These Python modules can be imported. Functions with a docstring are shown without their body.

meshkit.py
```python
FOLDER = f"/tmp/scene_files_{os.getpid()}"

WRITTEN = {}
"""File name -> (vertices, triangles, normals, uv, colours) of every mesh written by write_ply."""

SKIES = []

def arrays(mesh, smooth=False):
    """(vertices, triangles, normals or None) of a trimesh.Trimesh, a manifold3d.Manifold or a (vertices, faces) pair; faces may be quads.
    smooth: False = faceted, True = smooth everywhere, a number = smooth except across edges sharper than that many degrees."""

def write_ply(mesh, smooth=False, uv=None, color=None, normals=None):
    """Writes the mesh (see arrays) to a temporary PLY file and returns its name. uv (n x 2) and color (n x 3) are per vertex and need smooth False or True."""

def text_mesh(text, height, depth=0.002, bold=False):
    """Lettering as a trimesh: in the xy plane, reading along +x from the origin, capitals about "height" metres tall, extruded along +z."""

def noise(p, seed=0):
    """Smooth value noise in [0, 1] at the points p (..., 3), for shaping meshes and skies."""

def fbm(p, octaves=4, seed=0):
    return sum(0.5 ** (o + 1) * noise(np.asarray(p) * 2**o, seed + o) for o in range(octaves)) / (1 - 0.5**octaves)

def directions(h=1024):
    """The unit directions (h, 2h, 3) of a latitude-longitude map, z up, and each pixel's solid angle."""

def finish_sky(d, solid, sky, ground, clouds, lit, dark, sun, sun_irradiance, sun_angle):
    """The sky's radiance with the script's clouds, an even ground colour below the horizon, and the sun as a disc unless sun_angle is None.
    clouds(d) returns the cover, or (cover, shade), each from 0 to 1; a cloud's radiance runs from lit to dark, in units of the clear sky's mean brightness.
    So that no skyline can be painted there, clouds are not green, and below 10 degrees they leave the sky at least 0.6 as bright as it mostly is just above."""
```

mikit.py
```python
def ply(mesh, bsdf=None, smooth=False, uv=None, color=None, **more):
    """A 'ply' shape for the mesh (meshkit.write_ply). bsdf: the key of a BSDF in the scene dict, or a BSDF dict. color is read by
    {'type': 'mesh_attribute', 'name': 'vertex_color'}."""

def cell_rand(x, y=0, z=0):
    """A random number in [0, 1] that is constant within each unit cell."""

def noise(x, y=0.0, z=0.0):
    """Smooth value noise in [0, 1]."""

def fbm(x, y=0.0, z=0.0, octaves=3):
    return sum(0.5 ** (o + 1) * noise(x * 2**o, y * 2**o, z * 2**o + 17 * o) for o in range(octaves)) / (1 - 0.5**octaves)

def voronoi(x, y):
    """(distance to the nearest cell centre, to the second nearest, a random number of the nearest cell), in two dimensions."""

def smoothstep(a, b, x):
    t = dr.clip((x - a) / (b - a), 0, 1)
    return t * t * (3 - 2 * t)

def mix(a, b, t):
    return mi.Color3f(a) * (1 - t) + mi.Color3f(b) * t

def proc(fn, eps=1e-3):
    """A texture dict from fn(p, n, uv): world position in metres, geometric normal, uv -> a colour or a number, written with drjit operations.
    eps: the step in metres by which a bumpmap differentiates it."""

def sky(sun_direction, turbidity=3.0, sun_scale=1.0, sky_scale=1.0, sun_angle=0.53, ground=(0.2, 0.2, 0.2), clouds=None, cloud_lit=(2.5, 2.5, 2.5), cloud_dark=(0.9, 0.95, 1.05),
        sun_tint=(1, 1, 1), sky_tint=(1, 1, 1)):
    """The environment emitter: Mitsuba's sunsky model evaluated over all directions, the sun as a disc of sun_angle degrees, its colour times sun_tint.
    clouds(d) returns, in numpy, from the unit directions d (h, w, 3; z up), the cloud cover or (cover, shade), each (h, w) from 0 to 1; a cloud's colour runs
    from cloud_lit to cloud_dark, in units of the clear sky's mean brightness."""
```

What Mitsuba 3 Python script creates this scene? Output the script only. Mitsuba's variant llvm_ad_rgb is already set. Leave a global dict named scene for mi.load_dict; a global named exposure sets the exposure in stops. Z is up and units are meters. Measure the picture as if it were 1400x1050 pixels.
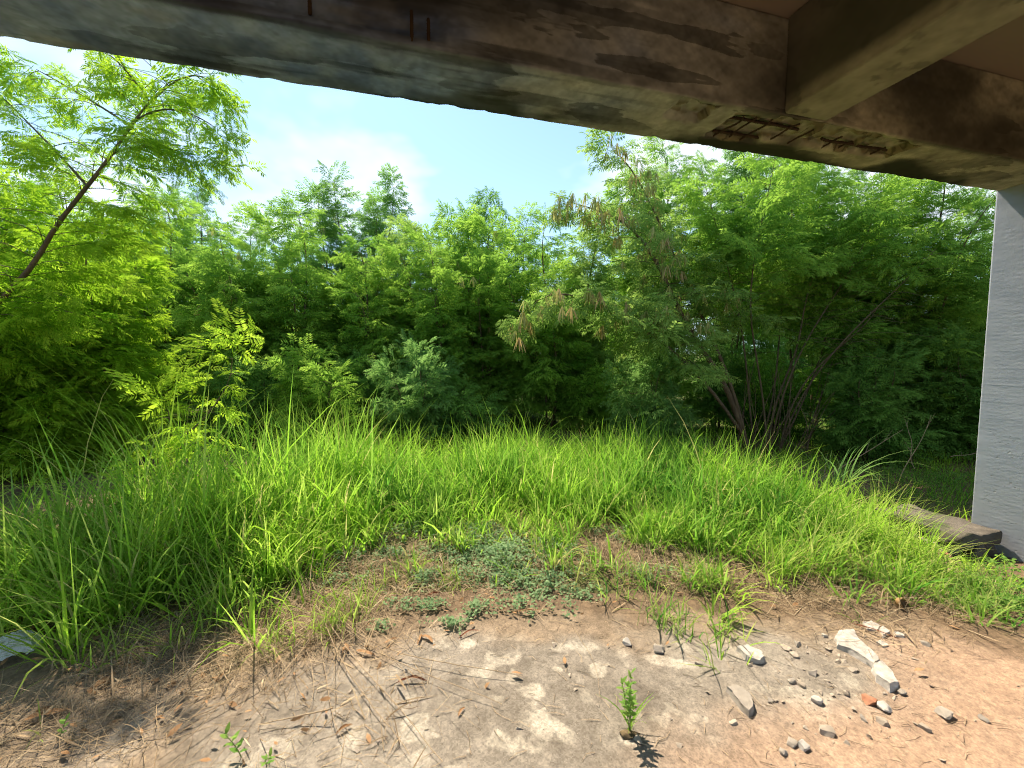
import math
import numpy as np, trimesh, mitsuba as mi, drjit as dr
import mikit, meshkit
from manifold3d import Manifold
T = mi.ScalarTransform4f
scene, labels = {}, {}

# ------------------------------------------------------------------ camera, sky, exposure
PITCH = math.radians(4.0)
CAM = np.array([0.0, 0.0, 1.5])
FWD = np.array([0, math.cos(PITCH), -math.sin(PITCH)])
scene['camera'] = {'type': 'perspective', 'fov': 100.0, 'fov_axis': 'x', 'near_clip': 0.02, 'far_clip': 2000.0,
                   'to_world': T().look_at(origin=CAM.tolist(), target=(CAM + FWD).tolist(), up=[0, 0, 1])}
exposure = 2.9


def sky_clouds(d):
    z = d[..., 2] + 0.22
    q = np.stack([d[..., 0] / z * 1.5 + 3.1, d[..., 1] / z * 1.5 + 0.7, np.full(z.shape, 0.37)], -1)
    f = meshkit.fbm(q, 6, seed=5) + 0.16 * (meshkit.fbm(q * 0.5, 3, seed=9) - 0.5)
    c = np.clip((f - 0.40) / 0.26, 0, 1)
    c = c * c * (3 - 2 * c)
    c = np.maximum(c * 0.9, 0.40 * np.exp(-np.maximum(d[..., 2], 0) * 2.2))
    s = np.clip((f - 0.62) / 0.25, 0, 1) * 0.5
    return c, s


SUN = (-0.245, 0.482, 0.841)
scene['daylight'] = mikit.sky(SUN, turbidity=3.0, sun_angle=0.6, ground=(0.12, 0.14, 0.06), clouds=sky_clouds,
                              cloud_lit=(1.75, 1.88, 1.93), cloud_dark=(1.2, 1.4, 1.5), sky_tint=(0.88, 1.06, 1.12))


# ------------------------------------------------------------------ helpers
def numbered(name):
    taken = lambda k: k in scene or k in labels or any(s.startswith(k + '__') for s in scene)
    if not taken(name):
        return name
    i = 1
    while taken(f'{name}_{i:03d}'):
        i += 1
    return f'{name}_{i:03d}'


COUNT = {}


def piece(parent, name, mesh, mat, smooth=False, uv=None, label=None, kind=None):
    base = f'{parent}__{name}'
    n = COUNT.get(base, 0)
    COUNT[base] = n + 1
    key = base if n == 0 else f'{base}_{n:03d}'
    scene[key] = mikit.ply(mesh, mat, smooth=smooth, uv=uv)
    if label or kind:
        labels[key] = {k: v for k, v in (('label', label), ('kind', kind)) if v}
    return key


def thing(name, label, cat, group=None, kind=None):
    key = numbered(name)
    labels[key] = {'label': label}
    if cat:
        labels[key]['category'] = cat
    if group:
        labels[key]['group'] = group
    if kind:
        labels[key]['kind'] = kind
    return key


def single(name, mesh, mat, label, cat=None, group=None, kind=None, smooth=False, uv=None):
    key = thing(name, label, cat, group, kind)
    scene[key] = mikit.ply(mesh, mat, smooth=smooth, uv=uv)
    return key


def ground_at(px, py, z=0.0):
    """The point of the level z that is seen at a pixel of the 1400 x 1050 photograph (used to survey where things stand)."""
    a, b = (px - 700) / 587.4, -(py - 525) / 587.4
    d = np.array([a, math.cos(PITCH) + b * math.sin(PITCH), b * math.cos(PITCH) - math.sin(PITCH)])
    t = (z - CAM[2]) / d[2]
    return CAM + d * t


def at_depth(px, py, y):
    a, b = (px - 700) / 587.4, -(py - 525) / 587.4
    d = np.array([a, math.cos(PITCH) + b * math.sin(PITCH), b * math.cos(PITCH) - math.sin(PITCH)])
    return CAM + d * (y / d[1])


def cat_meshes(parts):
    vs, fs, n = [], [], 0
    for v, f in parts:
        vs.append(v)
        fs.append(f + n)
        n += len(v)
    return np.vstack(vs), np.vstack(fs)


def tube(path, radii, sides=6):
    """A tapering tube along a path, closed at its tip."""
    p = np.asarray(path, float)
    r = np.broadcast_to(np.asarray(radii, float), (len(p),))
    t = np.gradient(p, axis=0)
    t /= np.linalg.norm(t, axis=1, keepdims=True) + 1e-12
    ref = np.array([0.31, 0.17, 0.93]) if abs(t[0] @ np.array([0.31, 0.17, 0.93])) < 0.9 else np.array([1.0, 0, 0])
    x = np.cross(ref, t)
    x /= np.linalg.norm(x, axis=1, keepdims=True) + 1e-12
    y = np.cross(t, x)
    a = np.arange(sides) * 2 * np.pi / sides
    ring = p[:, None] + r[:, None, None] * (np.cos(a)[None, :, None] * x[:, None] + np.sin(a)[None, :, None] * y[:, None])
    v = np.vstack([ring.reshape(-1, 3), p[-1] + t[-1] * r[-1], p[0]])
    n, i = len(p), np.arange(sides)
    f = []
    for k in range(n - 1):
        a0, b0 = k * sides + i, k * sides + (i + 1) % sides
        f += [np.stack([a0, b0, b0 + sides], 1), np.stack([a0, b0 + sides, a0 + sides], 1)]
    f.append(np.stack([(n - 1) * sides + i, (n - 1) * sides + (i + 1) % sides, np.full(sides, n * sides)], 1))
    f.append(np.stack([(i + 1) % sides, i, np.full(sides, n * sides + 1)], 1))
    return v, np.vstack(f)


def spline(pts, n=10):
    p = np.asarray(pts, float)
    s = np.linspace(0, 1, len(p))
    from scipy.interpolate import make_interp_spline
    return make_interp_spline(s, p, k=min(3, len(p) - 1))(np.linspace(0, 1, n))


# ------------------------------------------------------------------ materials
N, F, S, M = mikit.noise, mikit.fbm, mikit.smoothstep, mikit.mix


def mat(name, d):
    scene[name] = d
    return name


def leaf_mat(name, c0, c1, c2, rough=0.45, trans=1.1, scale=1.1):
    """u: a random number per leaf, v: how young the leaf is."""
    def fn(p, n, uv):
        w = F(p.x * scale, p.y * scale, p.z * scale, 2)
        c = M(c0, c1, dr.clip(0.25 + 0.75 * uv.x + 1.3 * (w - 0.5), 0, 1))
        return M(c, c2, dr.clip(uv.y, 0, 1))
    return mat(name, {'type': 'principledthin', 'base_color': mikit.proc(fn), 'roughness': rough, 'diff_trans': trans, 'eta': 1.35, 'spec_trans': 0.0})


leaf_mat('lime_leaf', (0.16, 0.36, 0.018), (0.35, 0.56, 0.03), (0.45, 0.63, 0.07), trans=1.15)
leaf_mat('sapling_leaf', (0.26, 0.48, 0.03), (0.44, 0.66, 0.05), (0.52, 0.70, 0.10), trans=1.2)
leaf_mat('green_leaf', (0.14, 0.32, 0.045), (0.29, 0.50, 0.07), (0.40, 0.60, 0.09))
leaf_mat('pale_leaf', (0.15, 0.30, 0.06), (0.29, 0.46, 0.10), (0.38, 0.52, 0.13))
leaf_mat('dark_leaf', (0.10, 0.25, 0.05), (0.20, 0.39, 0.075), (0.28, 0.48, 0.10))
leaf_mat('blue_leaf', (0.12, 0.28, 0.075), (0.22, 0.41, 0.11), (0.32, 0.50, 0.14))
leaf_mat('clover_leaf', (0.17, 0.30, 0.15), (0.30, 0.44, 0.24), (0.36, 0.50, 0.26), scale=6)
leaf_mat('weed_leaf', (0.12, 0.29, 0.055), (0.22, 0.40, 0.09), (0.30, 0.46, 0.11), scale=8)
leaf_mat('grass_blade', (0.055, 0.27, 0.030), (0.35, 0.64, 0.040), (0.56, 0.54, 0.22), rough=0.35, trans=1.1, scale=1.3)
leaf_mat('broad_blade', (0.10, 0.27, 0.06), (0.19, 0.39, 0.10), (0.32, 0.45, 0.16), rough=0.3, trans=0.9, scale=2)
leaf_mat('straw', (0.13, 0.09, 0.055), (0.40, 0.31, 0.20), (0.60, 0.51, 0.36), rough=0.6, trans=0.5, scale=3)
leaf_mat('pod_skin', (0.28, 0.34, 0.10), (0.48, 0.48, 0.18), (0.50, 0.38, 0.19), rough=0.5, trans=0.8, scale=1.5)


def bark(p, n, uv):
    w = F(p.x * 30, p.y * 30, p.z * 6, 3)
    return M((0.06, 0.044, 0.028), (0.19, 0.14, 0.085), w)


mat('bark', {'type': 'principled', 'base_color': mikit.proc(bark), 'roughness': 0.9, 'specular': 0.2})
mat('twig_bark', {'type': 'principled', 'base_color': {'type': 'rgb', 'value': (0.09, 0.085, 0.04)}, 'roughness': 0.8, 'specular': 0.2})

# bridge directions: UX along the girder, NX outwards across it
UX = np.array([0.9632, 0.2688, 0])
NX = np.array([-0.2688, 0.9632, 0])
N_OUT, N_IN, Z_BOT, Z_DECK = 2.56, 2.10, 2.90, 3.44


def bridge_uv(p):
    return p.x * 0.9632 + p.y * 0.2688, -p.x * 0.2688 + p.y * 0.9632


# broken-out patches: on the soffit (u, n, half u, half n), on the inner face (u, z, half u, half z)
def to_bridge(px, py, z):
    g = ground_at(px, py, z)
    return g @ UX, g @ NX


SPALLS = []
for px, py, ru, rn in [(1020, 178, 0.20, 0.13), (1085, 178, 0.20, 0.13), (1150, 190, 0.22, 0.12), (1205, 203, 0.20, 0.10), (945, 152, 0.12, 0.09)]:
    u, n = to_bridge(px, py, Z_BOT)
    SPALLS.append((u, min(max(n, N_IN + rn + 0.02), N_OUT - rn - 0.03), ru, rn))
FACE_SPALLS = [(0.0, 3.00, 0.26, 0.06), (-0.50, 3.00, 0.30, 0.055), (-1.2, 3.05, 0.35, 0.06)]


def girder_color(p, n, uv):
    u, w = bridge_uv(p)
    big = F(u * 0.9 + 5, w * 2.0, p.z * 2.2, 4)
    fine = F(u * 7, w * 7, p.z * 7, 4)
    c = M((0.16, 0.150, 0.142), (0.43, 0.41, 0.385), dr.clip(big * 1.5 - 0.25 + (fine - 0.5) * 1.5, 0, 1))
    # lens flare painted into the colour: blue tint along the girder's left length
    flare_tint = S(0.15, 0.6, S(2.3, -1.2, u) * 0.78 + (F(u * 1.6 + 3, w * 3, p.z * 3, 3) - 0.5) * 1.0)
    c = M(c, M((0.13, 0.20, 0.43), (0.32, 0.41, 0.62), dr.clip(0.5 + (fine - 0.5) * 2.2 + (big - 0.5) * 0.8, 0, 1)), flare_tint * 0.92)
    streak = S(0.52, 0.66, F(u * 1.3 + 2, p.z * 16, w * 9, 4)) * S(1.9, 0.6, u)
    c = M(c, c * 0.30, streak * 0.85)
    bloom = S(0.60, 0.72, F(u * 2.2 + 8, w * 5, p.z * 7, 4))
    c = M(c, (0.33, 0.31, 0.28), bloom * 0.45)
    flake = S(0.57, 0.60, F(u * 2.4 + 1, w * 6, p.z * 9 + 2, 5)) * S(0.36, 0.56, F(u * 0.9 + 6, w, p.z, 2))
    c = M(c, c * 0.42, flake * 0.9)
    c = c * (0.55 + 0.9 * F(u * 26, w * 26, p.z * 26, 3))
    # algae along the lower outer edge and black mould on the inner face
    edge = S(0.20, 0.06, 2.56 - w + 0.5 * (F(u * 1.9, w * 3, 4.0, 4) - 0.42)) * S(-1.5, 1.0, u)
    c = M(c, (0.022, 0.026, 0.016), edge * 0.92)
    hole = mi.Float(-1.0)
    for a, b, ra, rb in SPALLS:
        hole = dr.maximum(hole, 1 - dr.maximum(dr.abs(u - a) / ra, dr.abs(w - b) / rb))
    hole = S(0.0, 0.12, hole + 0.7 * (F(u * 8, w * 8, 1.0, 3) - 0.5)) * S(2.95, 2.935, p.z)
    crack_shade = S(0.10, 0.0, dr.abs(F(u * 11, w * 16, 6.0, 3) - 0.5))  # shade inside the cracks, painted as dark lines in the broken patches
    c = M(c, M(M((0.10, 0.08, 0.055), (0.22, 0.18, 0.125), F(u * 30, w * 30, 2.0, 3)), (0.03, 0.02, 0.014), crack_shade * 0.8), hole * 0.9)
    mould = S(0.42, 0.62, F(u * 0.8 + 1.7, p.z * 1.5, 2.0, 4) + 0.10 * S(0.6, 2.4, u)) * S(2.16, 2.105, w)
    c = M(c, (0.028, 0.024, 0.018), mould * 0.8)
    warm = S(1.0, 3.0, u)
    c = M(c, c * mi.Color3f(1.22, 1.10, 0.80), warm)
    return c


def girder_bump(p, n, uv):
    return 0.004 * F(p.x * 9, p.y * 9, p.z * 9, 4) + 0.0016 * F(p.x * 60, p.y * 60, p.z * 60, 2)


def concrete_mat(name, fn, bump, rough=0.9, eps=2e-3):
    mat(name, {'type': 'bumpmap', 'arbitrary': mikit.proc(bump, eps=eps), 'scale': 1.0,
               'bsdf': {'type': 'principled', 'base_color': mikit.proc(fn), 'roughness': rough, 'specular': 0.25}})


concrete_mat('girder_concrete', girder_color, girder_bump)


def deck_color(p, n, uv):
    u, w = bridge_uv(p)
    a = F(p.x * 1.3, p.y * 1.3, p.z, 4)
    c = M((0.20, 0.15, 0.11), (0.36, 0.27, 0.20), a)
    return M(c, (0.09, 0.07, 0.05), S(0.55, 0.75, F(p.x * 0.7 + 9, p.y * 0.7, p.z, 3)) * 0.7)


concrete_mat('deck_concrete', deck_color, girder_bump)


def beam_color(p, n, uv):
    u, w = bridge_uv(p)
    a = F(p.x * 2.3, p.y * 2.3, p.z * 3, 4)
    c = M((0.21, 0.18, 0.125), (0.39, 0.335, 0.24), dr.clip(a + 0.9 * (F(u * 9, w * 9, p.z * 9, 3) - 0.5), 0, 1))
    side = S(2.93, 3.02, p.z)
    blot = S(0.56, 0.62, F(p.x * 5 + 3, p.y * 5, p.z * 5, 5))
    c = M(c, c * 0.5, blot * 0.7) * (0.75 + 0.5 * F(p.x * 28, p.y * 28, p.z * 28, 3))
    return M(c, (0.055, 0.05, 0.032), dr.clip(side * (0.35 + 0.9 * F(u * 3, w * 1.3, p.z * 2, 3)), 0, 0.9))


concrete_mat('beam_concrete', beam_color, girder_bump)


def column_color(p, n, uv):
    a = F(p.x * 5, p.y * 5, p.z * 12, 3)
    c = M((0.255, 0.295, 0.36), (0.365, 0.40, 0.465), a)
    chips = S(0.70, 0.75, F(p.x * 34, p.y * 34, p.z * 30, 4)) * S(1.3, 0.1, p.z)
    c = M(c, (0.20, 0.19, 0.19), chips * 0.8)
    damp = S(0.9, 0.0, p.z + 0.4 * (F(p.x * 3, p.y * 3, p.z * 3, 3) - 0.5))
    return M(c, (0.32, 0.34, 0.38), damp * 0.6)


def column_bump(p, n, uv):
    boards = 0.0003 * N(3.0, 1.0, p.z * 46) + 0.0005 * S(0.10, 0.0, dr.abs(p.z / 0.145 - dr.floor(p.z / 0.145) - 0.5)) * F(p.x * 3, p.y * 3, p.z * 3, 2)
    w = 0.0012 * F(p.x * 30, p.y * 30, p.z * 60, 3)
    chips = S(0.70, 0.75, F(p.x * 34, p.y * 34, p.z * 30, 4)) * S(1.3, 0.1, p.z)
    return boards + w - 0.003 * chips


concrete_mat('column_paint', column_color, column_bump, rough=0.7)
mat('rusty_steel', {'type': 'principled', 'base_color': mikit.proc(lambda p, n, uv: M((0.03, 0.02, 0.015), (0.09, 0.05, 0.03), F(p.x * 40, p.y * 40, p.z * 40, 2))), 'roughness': 0.9, 'specular': 0.2})


# worn pale patches on the apron: (x, y, half length, half width, turn)
PATCHES = []
for px, py, rx, ry, rot in [(680, 902, 0.10, 0.055, 0.4), (660, 920, 0.07, 0.04, 0), (728, 948, 0.055, 0.085, 0.2), (742, 990, 0.085, 0.10, 0), (800, 888, 0.075, 0.05, -0.6), (820, 915, 0.05, 0.05, -0.8),
                            (765, 885, 0.045, 0.025, 0), (705, 868, 0.07, 0.04, 0.2), (700, 1015, 0.13, 0.06, 0), (565, 985, 0.06, 0.045, 0.5), (480, 1015, 0.05, 0.09, 0.1), (570, 1005, 0.08, 0.05, 0), (772, 1005, 0.06, 0.06, 0), (1040, 843, 0.05, 0.035, 0),
                            (760, 915, 0.03, 0.02, 0), (680, 955, 0.035, 0.03, 0.3), (500, 905, 0.05, 0.06, 0.3), (640, 880, 0.05, 0.05, 0), (855, 1012, 0.05, 0.03, 0), (910, 905, 0.10, 0.035, -0.3)]:
    g = ground_at(px, py)
    PATCHES.append((g[0], g[1], rx, ry, rot))


def apron_color(p, n, uv):
    x, y = p.x, p.y
    big = F(x * 1.7 + 3, y * 1.7, 0.0, 4)
    fine = F(x * 16, y * 16, 0.0, 4)
    grit = F(x * 70, y * 70, 0.0, 2)
    c = M((0.12, 0.105, 0.085), (0.26, 0.235, 0.20), dr.clip(0.15 + 0.7 * big + 0.9 * (fine - 0.5), 0, 1))
    pat = mi.Float(-1.0)
    for a, b, rx, ry, r in PATCHES:
        ca, sa = math.cos(r), math.sin(r)
        dx, dy = x - a, y - b
        pat = dr.maximum(pat, 1 - dr.sqrt(dr.square((dx * ca + dy * sa) / rx) + dr.square((dy * ca - dx * sa) / ry)))
    pat = S(-0.15, 0.5, pat + 2.2 * (F(x * 17, y * 17, 2.0, 4) - 0.52)) * (0.35 + 0.45 * fine)
    spots = S(0.66, 0.72, F(x * 9 + 20, y * 9, 5.0, 3)) * 0.35
    c = M(c, M((0.33, 0.305, 0.25), (0.45, 0.42, 0.355), fine), dr.maximum(pat, spots))
    # orange earth washed over the right and near side
    d = (x - 0.62) * 0.66 + (1.45 - y) * 0.95 + 0.75 * (F(x * 1.9, y * 1.9, 7.0, 4) - 0.5)
    d = d - 0.75 * S(0.42, 0.0, dr.sqrt(dr.square((x - 1.35) * 0.8) + dr.square(y - 2.1)))
    red = S(-0.12, 0.55, d) * (0.55 + 0.45 * S(-1.3, -0.2, x))
    earth = M((0.27, 0.18, 0.122), (0.37, 0.26, 0.182), dr.clip(big * 0.6 + 0.8 * (fine - 0.5) + 0.4 * grit, 0, 1))
    c = M(c, earth, red * (0.75 + 0.25 * fine))
    # brown leaf mould on the left and against the grass
    hum = S(0.25, 0.85, S(-0.2, -1.9, x) * 0.9 + S(1.75, 2.45, y) * 0.9 + 1.1 * (F(x * 3, y * 3, 9.0, 4) - 0.5))
    c = M(c, M((0.12, 0.09, 0.06), (0.25, 0.19, 0.13), fine), hum * 0.85)
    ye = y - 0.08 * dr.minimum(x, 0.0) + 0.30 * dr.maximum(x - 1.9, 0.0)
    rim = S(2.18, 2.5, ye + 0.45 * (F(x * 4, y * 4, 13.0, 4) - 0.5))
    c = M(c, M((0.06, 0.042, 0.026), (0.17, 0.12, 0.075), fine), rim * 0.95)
    speck = N(x * 190, y * 190, 3.0) * 0.6 + 0.4 * N(x * 90, y * 90, 8.0)
    return c * (0.62 + 0.76 * speck) * (0.85 + 0.3 * F(x * 45, y * 45, 11.0, 2))


def apron_bump(p, n, uv):
    return 0.0032 * F(p.x * 24, p.y * 24, 0.0, 3) + 0.0022 * F(p.x * 80, p.y * 80, 0.0, 3)


concrete_mat('apron_concrete', apron_color, apron_bump, rough=0.95)


def soil_color(p, n, uv):
    f = F(p.x * 12, p.y * 12, p.z * 12, 4)
    c = M((0.06, 0.042, 0.026), (0.17, 0.12, 0.075), f)
    return M(c, (0.06, 0.085, 0.02), dr.maximum(S(0.5, 0.65, F(p.x * 1.2, p.y * 1.2, 3.0, 3)) * 0.6, S(7.0, 9.0, p.y) * 0.8))


concrete_mat('soil', soil_color, lambda p, n, uv: 0.02 * F(p.x * 12, p.y * 12, 0.0, 4) + 0.006 * F(p.x * 60, p.y * 60, 0.0, 2), rough=1.0)


def rubble_color(p, n, uv):
    f = F(p.x * 22, p.y * 22, p.z * 22, 3)
    return M((0.25, 0.235, 0.21), (0.47, 0.45, 0.42), dr.clip(f + 0.8 * (F(p.x * 70, p.y * 70, p.z * 70, 2) - 0.5), 0, 1))


concrete_mat('pale_rubble', rubble_color, lambda p, n, uv: 0.004 * F(p.x * 60, p.y * 60, p.z * 60, 3), rough=0.9, eps=5e-4)
concrete_mat('grey_rubble', lambda p, n, uv: M((0.16, 0.145, 0.125), (0.34, 0.31, 0.27), F(p.x * 25, p.y * 25, p.z * 25, 3)), lambda p, n, uv: 0.005 * F(p.x * 60, p.y * 60, p.z * 60, 3), eps=5e-4)
concrete_mat('sandy_rubble', lambda p, n, uv: M((0.20, 0.17, 0.135), (0.38, 0.335, 0.28), F(p.x * 25, p.y * 25, p.z * 25, 3)), lambda p, n, uv: 0.005 * F(p.x * 60, p.y * 60, p.z * 60, 3), eps=5e-4)
concrete_mat('brick_red', lambda p, n, uv: M((0.26, 0.11, 0.06), (0.42, 0.22, 0.14), F(p.x * 25, p.y * 25, p.z * 25, 3)), lambda p, n, uv: 0.005 * F(p.x * 60, p.y * 60, p.z * 60, 3), eps=5e-4)
concrete_mat('wall_cap', lambda p, n, uv: M(M((0.055, 0.05, 0.042), (0.14, 0.125, 0.105), F(p.x * 6, p.y * 6, p.z * 6, 4)), (0.05, 0.065, 0.025), S(0.55, 0.7, F(p.x * 4, p.y * 4, p.z * 4, 3)) * 0.7),
             lambda p, n, uv: 0.006 * F(p.x * 25, p.y * 25, p.z * 25, 4))
mat('dry_leaf', {'type': 'principledthin', 'base_color': mikit.proc(lambda p, n, uv: M((0.22, 0.12, 0.06), (0.46, 0.30, 0.17), F(p.x * 40, p.y * 40, p.z * 40, 3))), 'roughness': 0.6, 'diff_trans': 0.3, 'eta': 1.35})
mat('red_leaf', {'type': 'principledthin', 'base_color': mikit.proc(lambda p, n, uv: M((0.13, 0.05, 0.03), (0.28, 0.12, 0.07), F(p.x * 40, p.y * 40, p.z * 40, 3))), 'roughness': 0.6, 'diff_trans': 0.2, 'eta': 1.35})
mat('dry_stem', {'type': 'principled', 'base_color': mikit.proc(lambda p, n, uv: M((0.20, 0.145, 0.09), (0.42, 0.33, 0.22), F(p.x * 30, p.y * 30, p.z * 30, 3))), 'roughness': 0.8, 'specular': 0.2})
mat('husk_brown', {'type': 'principled', 'base_color': mikit.proc(lambda p, n, uv: M((0.16, 0.09, 0.035), (0.30, 0.19, 0.08), F(p.x * 50, p.y * 50, p.z * 50, 3))), 'roughness': 0.7, 'specular': 0.3})
mat('foil_film', {'type': 'principledthin', 'base_color': mikit.proc(lambda p, n, uv: M((0.62, 0.68, 0.70), (0.80, 0.84, 0.85), F(p.x * 20, p.y * 20, p.z * 20, 3))), 'roughness': 0.25, 'diff_trans': 0.5, 'eta': 1.5})
mat('road_grey', {'type': 'principled', 'base_color': mikit.proc(lambda p, n, uv: M((0.38, 0.38, 0.38), (0.52, 0.52, 0.52), F(p.x * 1.5, p.y * 1.5, p.z * 4, 3))), 'roughness': 0.9})


# ------------------------------------------------------------------ ground
def ground_height(x, y):
    p = np.stack([x, y, x * 0], -1)
    h = 0.05 * (meshkit.fbm(p * 0.6, 3, seed=2) - 0.5) + 0.035 * (meshkit.fbm(p * 3.0, 3, seed=3) - 0.5)
    n = -x * 0.2688 + y * 0.9632
    u = x * 0.9632 + y * 0.2688
    rise = np.clip((y - 2.35) / 0.9, 0, 1)
    h = h + 0.075 * rise * rise * (3 - 2 * rise) - 0.03
    dip = np.clip((u - 3.1) / 1.0, 0, 1) * np.clip((y - 1.9) / 0.8, 0, 1)
    h = h - 0.27 * dip * dip
    h = h - 0.02 * np.clip((2.4 - y) / 0.3, 0, 1)
    far = np.clip((y - 14) / 60, 0, 1)
    return h * (1 - 0.7 * far)


gx = np.unique(np.concatenate([-np.geomspace(6, 700, 26)[::-1], np.linspace(-6, 6, 241), np.geomspace(6, 700, 26)]))
gy = np.unique(np.concatenate([-np.geomspace(1, 700, 26)[::-1], np.linspace(-1, 9, 201), np.geomspace(9, 900, 30)]))


def grid(xs, ys, zfn):
    X, Y = np.meshgrid(xs, ys)
    v = np.stack([X.ravel(), Y.ravel(), zfn(X, Y).ravel()], 1)
    nx = len(xs)
    i, j = np.meshgrid(np.arange(nx - 1), np.arange(len(ys) - 1))
    a = (j * nx + i).ravel()
    return v, np.vstack([np.stack([a, a + 1, a + nx + 1], 1), np.stack([a, a + nx + 1, a + nx], 1)])


scene['ground'] = mikit.ply(grid(gx, gy, ground_height), 'soil', smooth=True)
labels['ground'] = {'label': 'dark earth under the grass and the trees', 'kind': 'structure'}


def apron_height(X, Y):
    p = np.stack([X, Y, X * 0], -1)
    z = 0.012 * (meshkit.fbm(p * 1.1, 3, seed=21) - 0.5) + 0.006 * (meshkit.fbm(p * 7, 3, seed=22) - 0.5) + 0.002
    lim = 2.62 + 0.16 * (meshkit.noise(p * 1.7, seed=4) - 0.5) + 0.08 * X * (X < 0) - 0.30 * np.clip(X - 1.9, 0, 9)
    e = np.clip((Y - lim) / 0.12, 0, 1)
    return z - 0.16 * e * e


scene['concrete_apron'] = mikit.ply(grid(np.linspace(-5, 6, 276), np.concatenate([np.linspace(-5, 0.3, 22), np.linspace(0.34, 2.95, 110)]), apron_height), 'apron_concrete', smooth=True)
labels['concrete_apron'] = {'label': 'worn concrete apron with pale patches and orange earth washed over its right side', 'kind': 'structure'}


# ------------------------------------------------------------------ bridge
def block(u0, u1, n0, n1, z0, z1, step, disp=None, cham=0.012):
    """A box in the bridge's directions, finely divided, with worn edges; disp(u, n, z) moves its points."""
    a, b, c = u1 - u0, n1 - n0, z1 - z0
    m = Manifold.cube([a - 2 * cham, b - 2 * cham, c - 2 * cham], True)
    o = Manifold.sphere(cham, 8)
    corners = [o.translate([sx * (a / 2 - cham), sy * (b / 2 - cham), sz * (c / 2 - cham)]) for sx in (-1, 1) for sy in (-1, 1) for sz in (-1, 1)]
    h = Manifold.batch_hull(corners).refine_to_length(step).to_mesh()
    v = np.array(h.vert_properties[:, :3], float) + [(u0 + u1) / 2, (n0 + n1) / 2, (z0 + z1) / 2]
    if disp is not None:
        v = disp(v)
    w = v[:, :1] * UX + v[:, 1:2] * NX
    w[:, 2] = v[:, 2]
    return w, np.array(h.tri_verts)




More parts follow.
